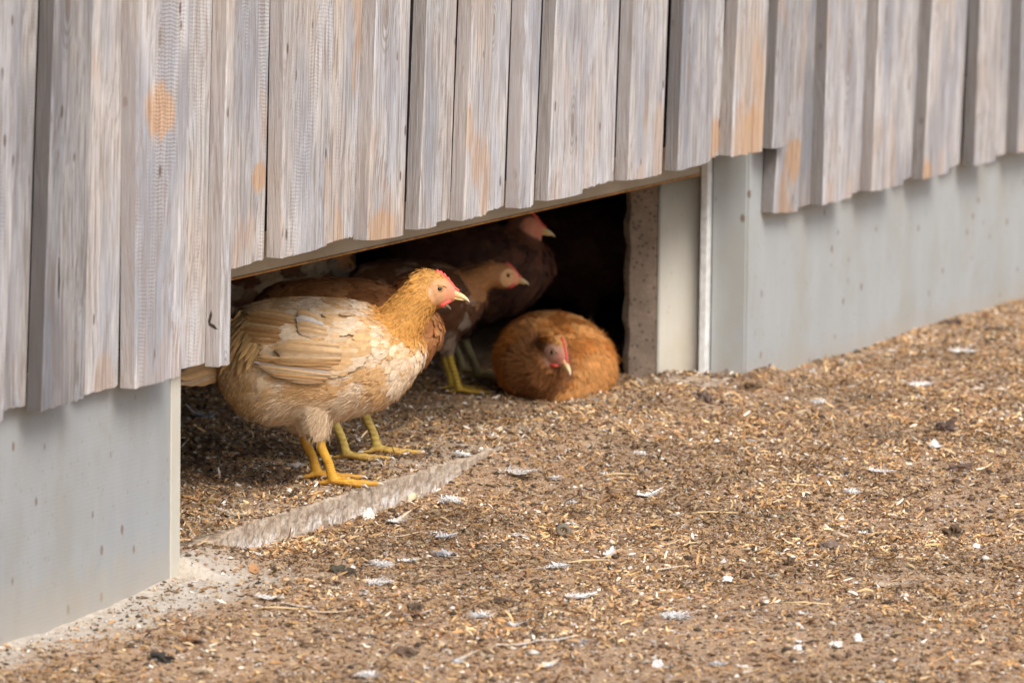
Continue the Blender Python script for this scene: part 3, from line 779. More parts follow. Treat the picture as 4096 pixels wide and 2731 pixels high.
    # --- plumage
    A, B_, C_ = co[tri[:, 0]], co[tri[:, 1]], co[tri[:, 2]]
    nr = np.cross(B_-A, C_-A); ar = np.linalg.norm(nr, axis=1); pr = ar/ar.sum()
    def sample(m):
        i = rng.choice(len(tri), m, p=pr); u = rng.random((m, 2)); fl = u.sum(1) > 1; u[fl] = 1-u[fl]
        p = A[i]+(B_[i]-A[i])*u[:, :1]+(C_[i]-A[i])*u[:, 1:]; n_ = nr[i]/ar[i][:, None]; return p, n_
    def flow(p, n_):
        nw, td = neckw(p); x, z = p[:, 0], p[:, 2]
        d = np.stack([-np.ones(len(p)), np.zeros(len(p)), -.12*np.ones(len(p))], -1)
        br = sstep(.05, .16, x)[:, None]*sstep(.33, .2, z)[:, None]; d = d*(1-br)+np.array((-.55, 0, -.8))*br
        bl = sstep(.19, .13, z)[:, None]; d = d*(1-bl)+np.array((-.5, 0, -.75))*bl
        rp = sstep(-.07, -.16, x)[:, None]; d = d*(1-rp)+np.array((-.5, 0, -.8))*rp
        nw = np.clip(nw*2.0, 0, 1)[:, None]; d = d*(1-nw)+td*nw
        hd = sstep(.040, .030, np.linalg.norm(p-np.array(head), axis=1))[:, None]
        bk = np.array(hm.to_3x3() @ Vector((-1, 0, -.12))); d = d*(1-hd)+bk*hd
        d += rng.normal(0, .10, d.shape)
        d -= n_*(d*n_).sum(1, keepdims=True); d /= np.linalg.norm(d, axis=1, keepdims=True)+1e-9
        return d, nw[:, 0], hd[:, 0]
    # short fuzz on the face
    p, n_ = sample(nf); d, nw, hd = flow(p, n_)
    keep = (facemask(p) < .25) & (legm(p) < .05) & (p[:, 2] > (knee+.008 if legs else -.1)); p, n_, d, nw, hd = (q[keep] for q in (p, n_, d, nw, hd))
    low = sstep(.19, .13, p[:, 2])
    L = (.031-.006*low)*(1-.35*nw)*(1-.80*hd)*rng.uniform(.75, 1.2, len(p)); W = (.019*(1-.68*nw)*(1-.4*hd))*rng.uniform(.75, 1.15, len(p))
    cc = plum(p)*rng.uniform(1-jit, 1+jit*.9, (len(p), 1))
    V1, F1, C1 = leafs(p+n_*rng.uniform(-.0012, .0022, (len(p), 1)), d, n_, L, W, cc, lift=.09, droop=.11, arch=.20)
    q, n2 = sample(ns); d2, nw2, hd2 = flow(q, n2)
    fq = facemask(q); keep = (fq < .97) & (legm(q) < .05) & (q[:, 2] > (knee if legs else -.1)); q, n2, d2, nw2, hd2 = (r_[keep] for r_ in (q, n2, d2, nw2, hd2))
    low2 = sstep(.22, .12, q[:, 2])
    fq = fq[keep][:, None]; L2 = (.008+.008*low2)*(1-.5*hd2)*(1-.75*(fq[:, 0] > .2))*rng.uniform(.6, 1.4, len(q))
    scol = plum(q)*(1-np.clip(fq*1.6, 0, 1))+np.array(pal['face'])*np.clip(fq*1.6, 0, 1)
    V2, F2, C2 = strands(q+n2*(.0004+.0045*(1-hd2)*(fq[:, 0] < .2))[:, None], d2, n2*(.35+.45*low2)[:, None], L2, np.full(len(q), .00048), scol*rng.uniform(.8, 1.25, (len(q), 1)))
    pl = link('plumage', mkmesh('plumage', np.concatenate([V1, V2]), np.concatenate([F1, F2+len(V1)]), True, np.concatenate([C1, C2])), M_FEATH, H); pl['kind'] = 'stuff'
    def surf(zx, zy, side=-1, off=.004):
        x, z = T(zx, zy); h = bvh.ray_cast(Vector((x, side*.4, z)), Vector((0, -side, 0)))
        if h[0] is None: return Vector((x, side*.03, z)), Vector((0, side, 0))
        nn = h[1] if h[1].y*side > 0 else -h[1]
        return h[0]+nn*off, nn
    def feathers(parent, lst, name, side, off0=.005, doff=.0006):
        for i, (bx, by, tx, ty, wpx, c, e) in enumerate(lst):
            pb, nb = surf(bx, by, side, off0+doff*i); pt, ntp = surf(tx, ty, side, off0+doff*i+.004)
            nn = (nb+ntp)*.5+Vector((0, side*.6, 0))
            if side > 0: pass
            v_, f_, c_ = one_feather(pb, pt, wpx/3274., nn, np.array(pal[c])*random.uniform(.93, 1.06), np.array(pal[e]))
            link(name, mkmesh(name, v_, f_, True, c_), M_WING, parent)
    if wings:
        for side in ((-1, 1) if detail else (-1,)):
            # wing base: shoulder coverts as a shell of small feathers
            if detail:
                gx, gy = [], []
                for k in range(620):
                    gx.append(random.uniform(620, 1240)); gy.append(random.uniform(370, 760))
                PP, NN = [], []; ok = []
                for x_, y_ in zip(gx, gy):
                    e = ((x_-930)/300)**2+((y_-560)/190)**2
                    if e > 1.05: continue
                    a1, b1 = surf(x_, y_, side, .0065+.003*max(0, 1-e)); PP.append(a1); NN.append(b1)
                PP = np.array([tuple(a) for a in PP]); NN = np.array([tuple(a) for a in NN])
                o_ = np.argsort(PP[:, 0]); PP, NN = PP[o_], NN[o_]
                PP[:, 1] += side*np.linspace(0, .003, len(PP))
                DD = np.tile(np.array((-1, 0, -.10)), (len(PP), 1))+rng.normal(0, .10, (len(PP), 3)); DD -= NN*(DD*NN).sum(1, keepdims=True); DD /= np.linalg.norm(DD, axis=1, keepdims=True)
                jj = n3(PP, 40., 33)[:, None]+rng.normal(0, .12, (len(PP), 1)); jj = .9*sstep(-.35, .45, jj+.12*sstep(.0, -.1, PP[:, :1])); cw = (np.array(pal['pale'])*jj+np.array(pal['back'])*(1-jj))*rng.uniform(.84, 1.1, (len(PP), 1))
                V3, F3, C3 = leafs(PP, DD, NN, rng.uniform(.020, .034, len(PP)), rng.uniform(.009, .014, len(PP)), cw, lift=.06, droop=.07, arch=.16, tipc=1.08)
                wg = link('wing', mkmesh('wing', V3, F3, True, C3), M_FEATH, H)
            else:
                vv, ff = [], []
                wg = link('wing', mkmesh('wing', *[(lambda q_: q_)(x) for x in ([tuple(surf(950, 560, side)[0]+Vector((a*.08, side*.006, b*.045))) for a, b in ((-1, 0), (0, -1), (1, 0), (0, 1))], [(0, 1, 2, 3)])], cols=np.tile(np.array(pal['back']), (4, 1))), M_FEATH, H)
            fl = [  # base x,y  tip x,y  width  colour  edge
              (890,790,690,768,30,'back','wing'),(910,775,640,745,34,'wing','back'),(930,785,720,772,30,'wing','pale'),(950,748,570,716,34,'back','pale'),
              (960,766,610,744,30,'wing','pale'),(970,725,512,676,40,'grey','pale'),(980,742,540,700,30,'back','pale'),
              (985,708,520,662,38,'wing','grey'),(990,690,535,642,34,'back','wing'),
              (1030,672,610,662,46,'wing','back'),(1040,645,650,650,60,'back','wing'),(1045,610,640,600,104,'back','pale'),(1030,575,690,566,52,'back','pale')]
            up = [(800,555,480,556,32,'wing','back'),(800,540,455,528,34,'wing','back'),(790,520,430,500,36,'wing','back'),(790,498,425,478,34,'back','wing'),(790,478,440,456,36,'wing','pale'),(780,455,455,436,36,'wing','back'),(775,436,470,416,34,'back','wing'),(760,415,500,398,34,'back','back'),
                  (960,515,770,490,62,'back','pale'),(950,490,765,462,60,'back','pale'),(930,462,760,438,60,'grey','pale'),(900,432,770,408,60,'back','grey')]
            feathers(wg, fl, 'flight_feather', side, .007)
            feathers(wg, up, 'covert_feather', side, .006)
    if tail:
        tr_ = empty('tail', (0, 0, 0)); tr_.parent = H
        for i, (bx, by, tx, ty, y0) in enumerate(((430,690,25,800,.034),(430,700,5,836,.026),(420,712,60,846,.016),(420,720,120,848,.006),(410,728,190,832,-.006),(420,725,260,805,-.018),(430,690,90,790,-.026),(430,680,150,765,-.032))):
            (x0, z0), (x1, z1) = T(bx, by), T(tx, ty)
            v_, f_, c_ = one_feather((x0, y0*.5, z0), (x1, -y0*1.2-.012, z1), .026, (0.1, -1, .5), np.array(pal['grey' if i % 3 else 'back']), np.array(pal['back']))
            link('tail_feather', mkmesh('tail_feather', v_, f_, True, c_), M_FEATH, tr_)
        # drooping saddle feathers
        P3, D3, N3 = [], [], []
        for k in range(70):
            zx = random.uniform(330, 560); zy = random.uniform(380, 640); sd = -1 if k % 3 else 1
            a1, b1 = surf(zx, zy, sd, .006); P3.append(tuple(a1)); N3.append(tuple(b1)); D3.append((-.45+random.uniform(-.15, .15), 0, -.9))
        P3, D3, N3 = map(np.array, (P3, D3, N3)); D3 = D3-N3*(D3*N3).sum(1, keepdims=True); D3 /= np.linalg.norm(D3, axis=1, keepdims=True)
        V4, F4, C4 = leafs(P3, D3, N3, rng.uniform(.04, .065, 70), rng.uniform(.008, .012, 70), np.array(pal['rump'])*rng.uniform(.75, 1.3, (70, 1)), lift=.08, droop=.10)
        sdl = link('saddle_feathers', mkmesh('saddle_feathers', V4, F4, True, C4), M_FEATH, H); sdl['kind'] = 'stuff'
    # --- beak
    def loft2(st_, name, cols):
        v_, f_, c_ = [], [], []; n = 12
        for (x, zc_, rz, ry), c in zip(st_, np.array(cols)*beakc):
            for k in range(n): a = 2*math.pi*k/n; v_.append(tuple(hm @ Vector((x, ry*math.cos(a), zc_+rz*math.sin(a))))); c_.append(c)
        for i in range(len(st_)-1):
            for k in range(n): a = i*n+k; b = i*n+(k+1) % n; f_.append((a, b, b+n, a+n))
        f_ += [tuple(range(n-1, -1, -1)), tuple((len(st_)-1)*n+k for k in range(n))]
        return mkmesh(name, v_, f_, True, np.array(c_))
    bk = tag(empty('beak')); bk.parent = H
    y1, y2, y3, y4 = (.72, .36, .22), (.70, .46, .20), (.74, .58, .32), (.78, .70, .56)
    link('upper_mandible', loft2([(.028,-.0045,.0115,.0092),(.038,-.0072,.0100,.0084),(.050,-.0115,.0068,.0064),(.058,-.0145,.0050,.0048),(.064,-.0180,.0036,.0032),(.0685,-.0222,.0020,.0016),(.0695,-.0248,.0006,.0006)], 'upper_mandible', [y1,y1,y2,y3,y3,y4,y4]), M_BEAK, bk)
    link('lower_mandible', loft2([(.026,-.0150,.0034,.0078),(.038,-.0160,.0034,.0066),(.048,-.0178,.0028,.0048),(.056,-.0195,.0020,.0030),(.060,-.0205,.0006,.0010)], 'lower_mandible', [y2,y2,(.66,.50,.16),y3,y3]), M_BEAK, bk)
    # --- comb: one low serrated blade
    n = 30; v_, f_ = [], []
    for i in range(n+1):
        t = i/n; x = .006+.044*t; zb = float(np.interp(x, [.004, .012, .024, .034, .042, .052], [.0325, .0300, .0215, .0125, .0040, -.0035])); sp = abs(math.sin(t*math.pi*6)); h = comb*(.0022+.0075*math.sin(math.pi*min(1, .10+1.1*t))**.7*(.45+.55*sp))
        for y_, z_ in ((-.0028, zb-.005), (-.0018, zb+h*.5), (0, zb+h), (.0018, zb+h*.5), (.0028, zb-.005)): v_.append(tuple(hm @ Vector((x-.002*(z_-zb)/.01, y_, z_))))
    for i in range(n):
        for k in range(5): a = i*5+k; b = i*5+(k+1) % 5; f_.append((a, b, b+5, a+5))
    f_ += [(4, 3, 2, 1, 0), tuple(n*5+k for k in range(5))]
    link('comb', mkmesh('comb', v_, f_, True), M_COMB, H)
    # --- wattles, eyes, ear lobes
    for sd in (-1, 1):
        v_, f_ = tube([hm @ Vector((.034, sd*.0095, -.0205)), hm @ Vector((.027, sd*.0125, -.0235)), hm @ Vector((.019, sd*.0135, -.0285)), hm @ Vector((.012, sd*.012, -.031))], [.0022, .0038, .0040, .0018], 10, .7)
        link('wattle', mkmesh('wattle', v_, f_, True), M_COMB, H)
        bm = bmesh.new(); bmesh.ops.create_uvsphere(bm, u_segments=16, v_segments=10, radius=.0056); me = bpy.data.meshes.new('eye'); bm.to_mesh(me)
        for pg in me.polygons: pg.use_smooth = True
        e = link('eye', me, M_AMBER, H, hm @ Vector((.0125, sd*.0165, .003)))
        bm.free(); bm = bmesh.new(); bmesh.ops.create_uvsphere(bm, u_segments=14, v_segments=8, radius=.0041); me = bpy.data.meshes.new('pupil'); bm.to_mesh(me); bm.free()
        for pg in me.polygons: pg.use_smooth = True
        dv = (hm.to_3x3() @ Vector((.15, sd, 0))).normalized()
        link('pupil', me, M_PUPIL, e, dv*.0024)
        # lid ring
        v_ = []; f_ = []; cc_ = []
        for k in range(18):
            a = 2*math.pi*k/18
            for j in range(6):
                b = 2*math.pi*j/6; r_ = .0058+.0014*math.cos(b)
                v_.append(tuple(hm @ Vector((.0125+r_*math.cos(a)*1.12, sd*(.0192+.0012*math.sin(b)), .003+r_*math.sin(a)*.88)))); cc_.append(np.array(pal['face'])*.85)
        for k in range(18):
            for j in range(6): f_.append((k*6+j, k*6+(j+1) % 6, ((k+1) % 18)*6+(j+1) % 6, ((k+1) % 18)*6+j))
        bv, bf = tube([hm @ Vector((.002, sd*.0195, .0085)), hm @ Vector((.011, sd*.0198, .0100)), hm @ Vector((.021, sd*.0175, .0080)), hm @ Vector((.027, sd*.0145, .0050))], [.0003, .0009, .0010, .0004], 8)
        link('brow', mkmesh('brow', bv, bf, True, np.tile(np.array(pal['neck'])*.75, (len(bv), 1))), M_BODY, H)
        link('eyelid', mkmesh('eyelid', v_, f_, True, np.array(cc_)), M_BODY, H)
    for c0, c1, c2 in claws:
        v_, f_ = tube([c0, c1, c2], [.0034, .0026, .0006], 8)
        link('claw', mkmesh('claw', v_, f_, True), M_CLAW, H)
    return H

BUFF = dict(back=(.64,.41,.20), pale=(.76,.62,.46), belly=(.74,.59,.42), rump=(.56,.36,.16), neck=(.58,.295,.075), face=(.60,.32,.155), wing=(.47,.25,.09), grey=(.66,.60,.54))
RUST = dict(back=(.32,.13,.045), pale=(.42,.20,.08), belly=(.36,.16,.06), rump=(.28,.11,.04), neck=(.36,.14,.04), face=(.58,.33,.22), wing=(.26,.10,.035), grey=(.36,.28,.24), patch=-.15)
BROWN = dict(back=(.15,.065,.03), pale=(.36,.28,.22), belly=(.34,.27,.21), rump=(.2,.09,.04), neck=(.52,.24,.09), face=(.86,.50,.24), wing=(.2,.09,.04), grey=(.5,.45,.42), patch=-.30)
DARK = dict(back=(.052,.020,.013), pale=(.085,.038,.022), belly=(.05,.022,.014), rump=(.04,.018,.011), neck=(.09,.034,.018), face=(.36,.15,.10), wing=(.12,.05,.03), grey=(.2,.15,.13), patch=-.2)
GOLD = dict(back=(.36,.13,.028), pale=(.60,.30,.10), belly=(.46,.16,.028), rump=(.36,.13,.03), neck=(.24,.10,.035), face=(.52,.30,.22), wing=(.4,.18,.06), grey=(.5,.4,.3), patch=-.02)
def gpos(px, py, z): q = G(px, py, z); return (q[0], q[1], z)
hen('buff and white hen with golden neck standing on the threshold, nearest of all', gpos(1306, 1932, .052), HEAD0, BUFF, vox=.0022, nf=6500, ns=26000)
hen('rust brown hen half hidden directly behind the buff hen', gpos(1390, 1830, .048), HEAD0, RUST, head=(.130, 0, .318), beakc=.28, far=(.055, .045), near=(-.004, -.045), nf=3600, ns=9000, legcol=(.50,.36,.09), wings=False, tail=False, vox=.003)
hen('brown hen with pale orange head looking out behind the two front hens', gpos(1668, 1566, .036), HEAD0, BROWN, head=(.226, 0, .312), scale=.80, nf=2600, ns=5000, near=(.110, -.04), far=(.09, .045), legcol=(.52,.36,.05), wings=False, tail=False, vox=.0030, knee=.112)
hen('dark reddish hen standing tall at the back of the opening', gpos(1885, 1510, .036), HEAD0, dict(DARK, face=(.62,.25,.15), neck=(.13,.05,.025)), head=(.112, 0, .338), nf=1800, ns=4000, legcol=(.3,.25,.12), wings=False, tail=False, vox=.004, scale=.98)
hen('barely visible dark red hen deep in the shade near the concrete jamb', gpos(2400, 1400, .038), HEAD0-15, dict({k_: tuple(.9*q_ for q_ in v__) for k_, v__ in DARK.items() if isinstance(v__, tuple)}), legcol=(.05,.04,.02), beakc=.3, comb=.6, head=(.10, 0, .27), nf=1500, ns=3000, wings=False, tail=False, vox=.004, scale=.95)  # plumage, legs and beak darkened: the room's shade is put into their colours
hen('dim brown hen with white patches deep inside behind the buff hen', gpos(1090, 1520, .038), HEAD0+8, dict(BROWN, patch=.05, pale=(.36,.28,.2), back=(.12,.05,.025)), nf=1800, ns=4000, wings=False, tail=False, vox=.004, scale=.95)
SIT = [(-.165,.11,.06,.02),(-.15,.15,.03,.06),(-.12,.175,.012,.092),(-.07,.190,0,.112),(-.02,.190,-.006,.118),(.03,.178,-.006,.115),(.075,.165,-.004,.108),(.105,.14,0,.085),(.125,.11,.01,.055),(.135,.085,.03,.03)]
sit_ = hen('golden brown hen sitting fluffed up on the litter beside the concrete jamb', gpos(2226, 1606, .020), HEAD0-70, GOLD, scale=.98, torso=SIT, neck=[(.03,-.065,.100,.085,.085),(.075,-.075,.095,.068,.066),(.110,-.066,.095,.050,.046),(.136,-.060,.118,.034,.031)],
    head=(.150, -.060, .136), headrot=-.45, headyaw=.36, legs=False, nf=6500, ns=9000, jit=.28, wings=False, tail=False, vox=.0034)

# ------------------------------------------------------------------ dropped feathers, droppings, stones
def surfz(x, y):
    z = float(gz(np.array([x]), np.array([y]))[0])
    if SILL_Y0 < y < .175 and .02 < x < 2.76: z = max(z, SILL_TOP)
    return z
def feather_mesh(L, W, curve, fluff, c_tip, c_base, curl=.2, seed=0, barbs=84, gaps=.10):
    """rachis along +x, bent in plan; barbs are thin slivers, loose and downy towards the quill"""
    r = random.Random(seed); v, f, c = [], [], []
    def pt(t): return Vector((L*t, curve*L*4*t*(1-t)*.5, L*curl*(t-.4)**2+.0015))
    def tg(t): return (pt(t+.01)-pt(t-.01)).normalized()
    def quad(a, b, w0, w1, up, ca, cb, bow=0.):
        s = (b-a).cross(up)
        s = s.normalized() if s.length > 1e-9 else Vector((0, 1, 0))
        m = (a+b)*.5+up*bow; k = len(v)
        v.extend([tuple(a-s*w0), tuple(a+s*w0), tuple(m-s*w0*.9), tuple(m+s*w0*.9), tuple(b-s*w1), tuple(b+s*w1)])
        f.extend([(k, k+1, k+3, k+2), (k+2, k+3, k+5, k+4)]); c.extend([ca, ca, ca, ca, cb, cb])
    up = Vector((0, 0, 1)); n = 9
    for i in range(n): quad(pt(i/n), pt((i+1)/n), .0006*(1.1-.8*i/n), .0006*(1.1-.8*(i+1)/n), up, np.array(c_tip)*.95, np.array(c_tip)*.95)
    for sd in (-1, 1):
        skip = 0
        for i in range(barbs):
            t = .08+.92*i/barbs
            if skip > 0: skip -= 1; continue
            if r.random() < gaps*.35: skip = r.randint(1, 2)
            fl = fluff*max(0, 1-t*1.25)+fluff*.18; wv = W*math.sin(math.pi*min(1, .12+.88*t)**.8)**.6 if t < .97 else W*.3
            a = pt(t); d = (tg(t)*(1.0-.2*fl)+tg(t).cross(up)*(-sd)*(.9+.3*fl)).normalized()
            if fl > .2:
                for q in range(1):
                    dd = (d+Vector((r.uniform(-1, 1), r.uniform(-1, 1), r.uniform(-.1, 1.0)))*fl*.8).normalized()
                    quad(a, a+dd*wv*r.uniform(.6, 1.25), .0007, .0003, up, np.array(c_base), np.array(c_base), bow=wv*r.uniform(-.1, .2))
            if fl < .75: quad(a, a+d*wv*r.uniform(.88, 1.05), L/barbs*.52, L/barbs*.30, up, np.array(c_base)*(1-t)+np.array(c_tip)*t, np.array(c_tip), bow=.0006)
    return mkmesh('feather', v, f, False, np.clip(np.array(c), 0, .95))
def tuft_mesh(R, n, col, seed, flat=.5, core=True):
    r = random.Random(seed); v, f, c = [], [], []
    a0 = r.uniform(0, 6.283)
    for i in range(n):
        a = a0+r.gauss(0, .95) if r.random() < .75 else r.uniform(0, 6.283); e = r.random()**1.6*flat*1.3; L = R*r.uniform(.2, 1.)**1.2
        o = Vector((math.cos(a0)*R*r.uniform(-.5, .25)+r.gauss(0, R*.10), math.sin(a0)*R*r.uniform(-.5, .25)+r.gauss(0, R*.10), R*r.uniform(.0, .10)))
        bend_ = r.gauss(0, .7); d = Vector((math.cos(a)*math.cos(e), math.sin(a)*math.cos(e), math.sin(e))); d2 = Vector((math.cos(a+bend_), math.sin(a+bend_), .15))
        m = o+d*L*.5+Vector((0, 0, L*.08)); b = m+d2*L*.5-Vector((0, 0, L*.12))
        b.z = max(b.z, .0004); s = d.cross(Vector((0, 0, 1))); s = s.normalized()*.0008; k = len(v)
        v.extend([tuple(o-s), tuple(o+s), tuple(m-s), tuple(m+s), tuple(b-s*.35), tuple(b+s*.35)]); f.extend([(k, k+1, k+3, k+2), (k+2, k+3, k+5, k+4)])
        cc = np.array(col)*r.uniform(.85, 1.05); c.extend([cc]*6)
    return mkmesh('down', v, f, False, np.clip(np.array(c), 0, .95))
WH, WH2, CR, BRN, GRY = (.94,.93,.91), (.94,.93,.91), (.74,.62,.46), (.42,.22,.09), (.58,.58,.60)
def place(name, me, px, py, label, cat, rz=0., group=None, m=None, lift=0., z0=None):
    x, y, z = G(px, py, .02)
    for _ in range(5): z = surfz(x, y); x, y, _z = G(px, py, z)
    o = link(name, me, m or M_DOWN, None, (x, y, surfz(x, y)+lift), rz); tag(o, label, cat, group)
    return o
FE = [ # px, py, length, width, curve, fluff, tip, base, dir deg (0 = to the right in the picture), curl, label
 (1000,2395,.050,.009,.55,.5,WH,WH,-28,.5,'long curved white feather with loose barbs, lowest left of the threshold'),
 (2010,1862,.052,.014,.15,.8,WH,WH,-18,.4,'large fluffy white feather lying beyond the right end of the threshold edge'),
 (2085,1880,.040,.010,-.3,.4,BRN,CR,60,.8,'rust brown feather leaning up beside the large fluffy white feather'),
 (2545,1995,.046,.011,.2,.5,WH2,WH2,25,.6,'bright white feather pointing up, paired with a tan feather in mid yard'),
 (2470,1985,.040,.010,-.2,.5,CR,BRN,172,.5,'tan feather lying left of its bright white neighbour in the middle of the yard'),
 (2395,2230,.036,.008,-.2,.6,WH,WH,40,.6,'thin white feather standing up at an angle just below the curled dropping'),
 (2600,2295,.048,.006,.60,.25,WH2,CR,20,.3,'slim cream feather curved like a smile, right of the middle'),
 (3480,2350,.052,.011,.35,.5,WH,CR,-12,.6,'white feather with a brown left end lying alone in the lower right of the yard'),
 (1740,2160,.034,.010,.2,.9,WH2,GRY,22,.4,'small white plume with frayed tip among brown flakes below the threshold'),
 (1585,2255,.040,.008,.4,.5,CR,WH,10,.4,'cream feather with a bent quill in the litter below the chipped concrete edge'),
 (1670,2270,.050,.005,.5,.2,CR,CR,-16,.25,'pale yellow curved quill nearly bare of barbs'),
 (1480,2000,.0,.0,0,0,WH,WH,0,0,''),
 (1560,1985,.050,.012,.25,.35,CR,WH,38,.7,'cream feather leaning up against the concrete face below the toes of the buff hen'),
 (1010,2180,.048,.012,-.4,.9,WH,CR,118,.8,'downy white feather standing at the left end of the threshold'),
 (1130,2420,.060,.004,.15,.3,WH2,CR,-32,.2,'thin white quill sloping down beside the long curved feather'),
 (1225,2452,.055,.004,-.1,.2,CR,CR,-4,.15,'straight cream quill lying flat to the right of the sloping quill'),
 (700,2565,.044,.013,.35,.8,WH2,BRN,-30,.5,'brown and cream breast feather on the pale concrete apron'),
 (1350,2330,.030,.008,.4,.7,BRN,CR,-70,.7,'small upright brown feather left of the bright white tuft'),
 (1560,2160,.062,.003,.2,.15,CR,CR,30,.2,'straw coloured bare quill below the threshold face'),
 (1640,2450,.040,.009,-.7,.6,WH,BRN,-30,.5,'curved brown rimmed feather cupping a dark crumb'),
 (2130,2575,.055,.006,.25,.3,WH2,CR,12,.3,'long pale sliver of feather near the lower edge of the yard'),
 (1850,2670,.060,.007,.5,.4,CR,GRY,48,.4,'curved cream feather at the bottom edge of the picture'),
 (2170,2680,.040,.008,.2,.5,CR,WH,42,.3,'small cream feather near the bottom edge, right of the curved one'),
 (1455,2340,.036,.013,.3,1.,WH,WH,-15,.4,'bright white fluffy feather in the lower middle left of the yard'),
 (1265,1895,.0,.0,0,0,WH,WH,0,0,''),
 (1755,1545,.046,.006,.1,.3,GRY,GRY,8,.2,'long pale feather on the floor between the legs of the hens behind'),
 (870,1668,.045,.014,.3,.4,GRY,GRY,122,1.,'grey feather sticking up out of the litter in the dark left of the opening'),
 (2040,2145,.032,.007,.6,.5,WH,WH,-50,.5,'small curled white feather left of the curled dropping'),
 (3635,1550,.040,.012,.2,.9,WH,WH,10,.3,'white feather far up the yard by the right wall'),
 (3790,1412,.050,.011,.2,.7,WH2,WH2,-8,.2,'pale feather furthest up the yard beside the grey wall'),
 (3460,1890,.050,.008,.2,.6,WH,WH,-14,.3,'white feather lying flat in the right middle of the yard'),
 (2250,2392,.044,.010,-.1,.8,WH,WH,12,.3,'frayed white feather below the middle of the yard'),
 (2020,2500,.026,.010,.1,.2,GRY,WH,-10,.5,'small grey boat shaped feather in the lower middle'),
 (1985,2590,.060,.006,.3,.3,WH,CR,14,.3,'pale feather sliver left of the long one near the lower edge'),
 (3190,2150,.0,.0,0,0,WH,WH,0,0,''),
 (3765,1800,.030,.010,.2,.5,WH,WH,70,.8,'upright pale feather above the dark clump at the right'),
]
NF = 0
for i, (px, py, L, W, cu, fl, ct, cb, dg_, curl, lab) in enumerate(FE):
    if not lab: continue
    place('feather', feather_mesh(L*1.45, W*1.75, cu, fl, ct, cb, curl, i+3), px, py, lab, 'feather', math.radians(HEAD0+dg_*1.5), lift=.002)
TU = [(1800,1897,.030,WH,'white down caught on the corner of the threshold'),(1846,1930,.022,WH2,'dense white down tuft lying under the threshold corner'),
 (2286,2014,.016,WH,'small white fluff right of the pair of large feathers'),(2220,1920,.018,WH,'white fluff above the middle of the yard'),
 (1775,2222,.026,GRY,'wiry grey white tuft below the threshold'),(1525,2265,.030,WH,'broad downy tuft in the litter left of centre'),
 (1918,2470,.024,WH,'white down puff in the lower middle'),(1470,2706,.024,WH,'white down at the very bottom edge'),
 (2326,2575,.022,GRY,'faint grey down tuft near the lower edge'),(2230,2270,.026,WH2,'loose white wisps below the curled dropping'),
 (2714,2475,.034,WH,'stretched white down tuft in the lower right'),(3276,1612,.022,WH,'white fluff under the right wall'),
 (2870,2660,.016,GRY,'pale wisp at the lower edge right of the middle'),(1185,1868,.020,WH,'grey white fluff under the rear toe of the buff hen'),
 (1335,2360,.018,CR,'cream fluff between the quills'),(815,2690,.022,CR,'pale fluff at the bottom left'),(2681,2463,.020,WH,'white fluff stuck to a dark crumb'),
 (1010,1660,.020,GRY,'grey fluff on the dark floor behind the buff hen'),(3410,1975,.020,WH,'white fluff right of the straw stalk'),(2560,1810,.018,WH,'white fluff near the jamb base')]
for i, (px, py, R_, c, lab) in enumerate(TU):
    place('down_tuft', tuft_mesh(R_*1.15, 230, c, i+90), px, py, lab, 'down', rz=i)
# nameless little wisps
tm = [tuft_mesh(.012, 26, WH, 300+k) for k in range(5)]+[tuft_mesh(.010, 22, CR, 320)]
k = 0
while k < 230:
    px, py = random.uniform(60, 4080), random.uniform(1200, 2720)
    x, y, z = G(px, py, .02)
    if not (-1.2 < x < 5.2) or (y > -.02 and not .05 < y < 1.) or (y > 0 and not .1 < x < 2.6): continue
    if y > 0 and random.random() < .5: continue
    o = link('down_wisp', tm[k % 6], M_DOWN, None, (x, y, surfz(x, y)+.001), random.uniform(0, 6)); s_ = random.uniform(.45, 1.25); o.scale = (s_, s_*random.uniform(.5, 1), s_)
    tag(o, 'tiny white wisp of down caught among the shavings', 'down', 'tiny wisps of down scattered over the yard'); k += 1

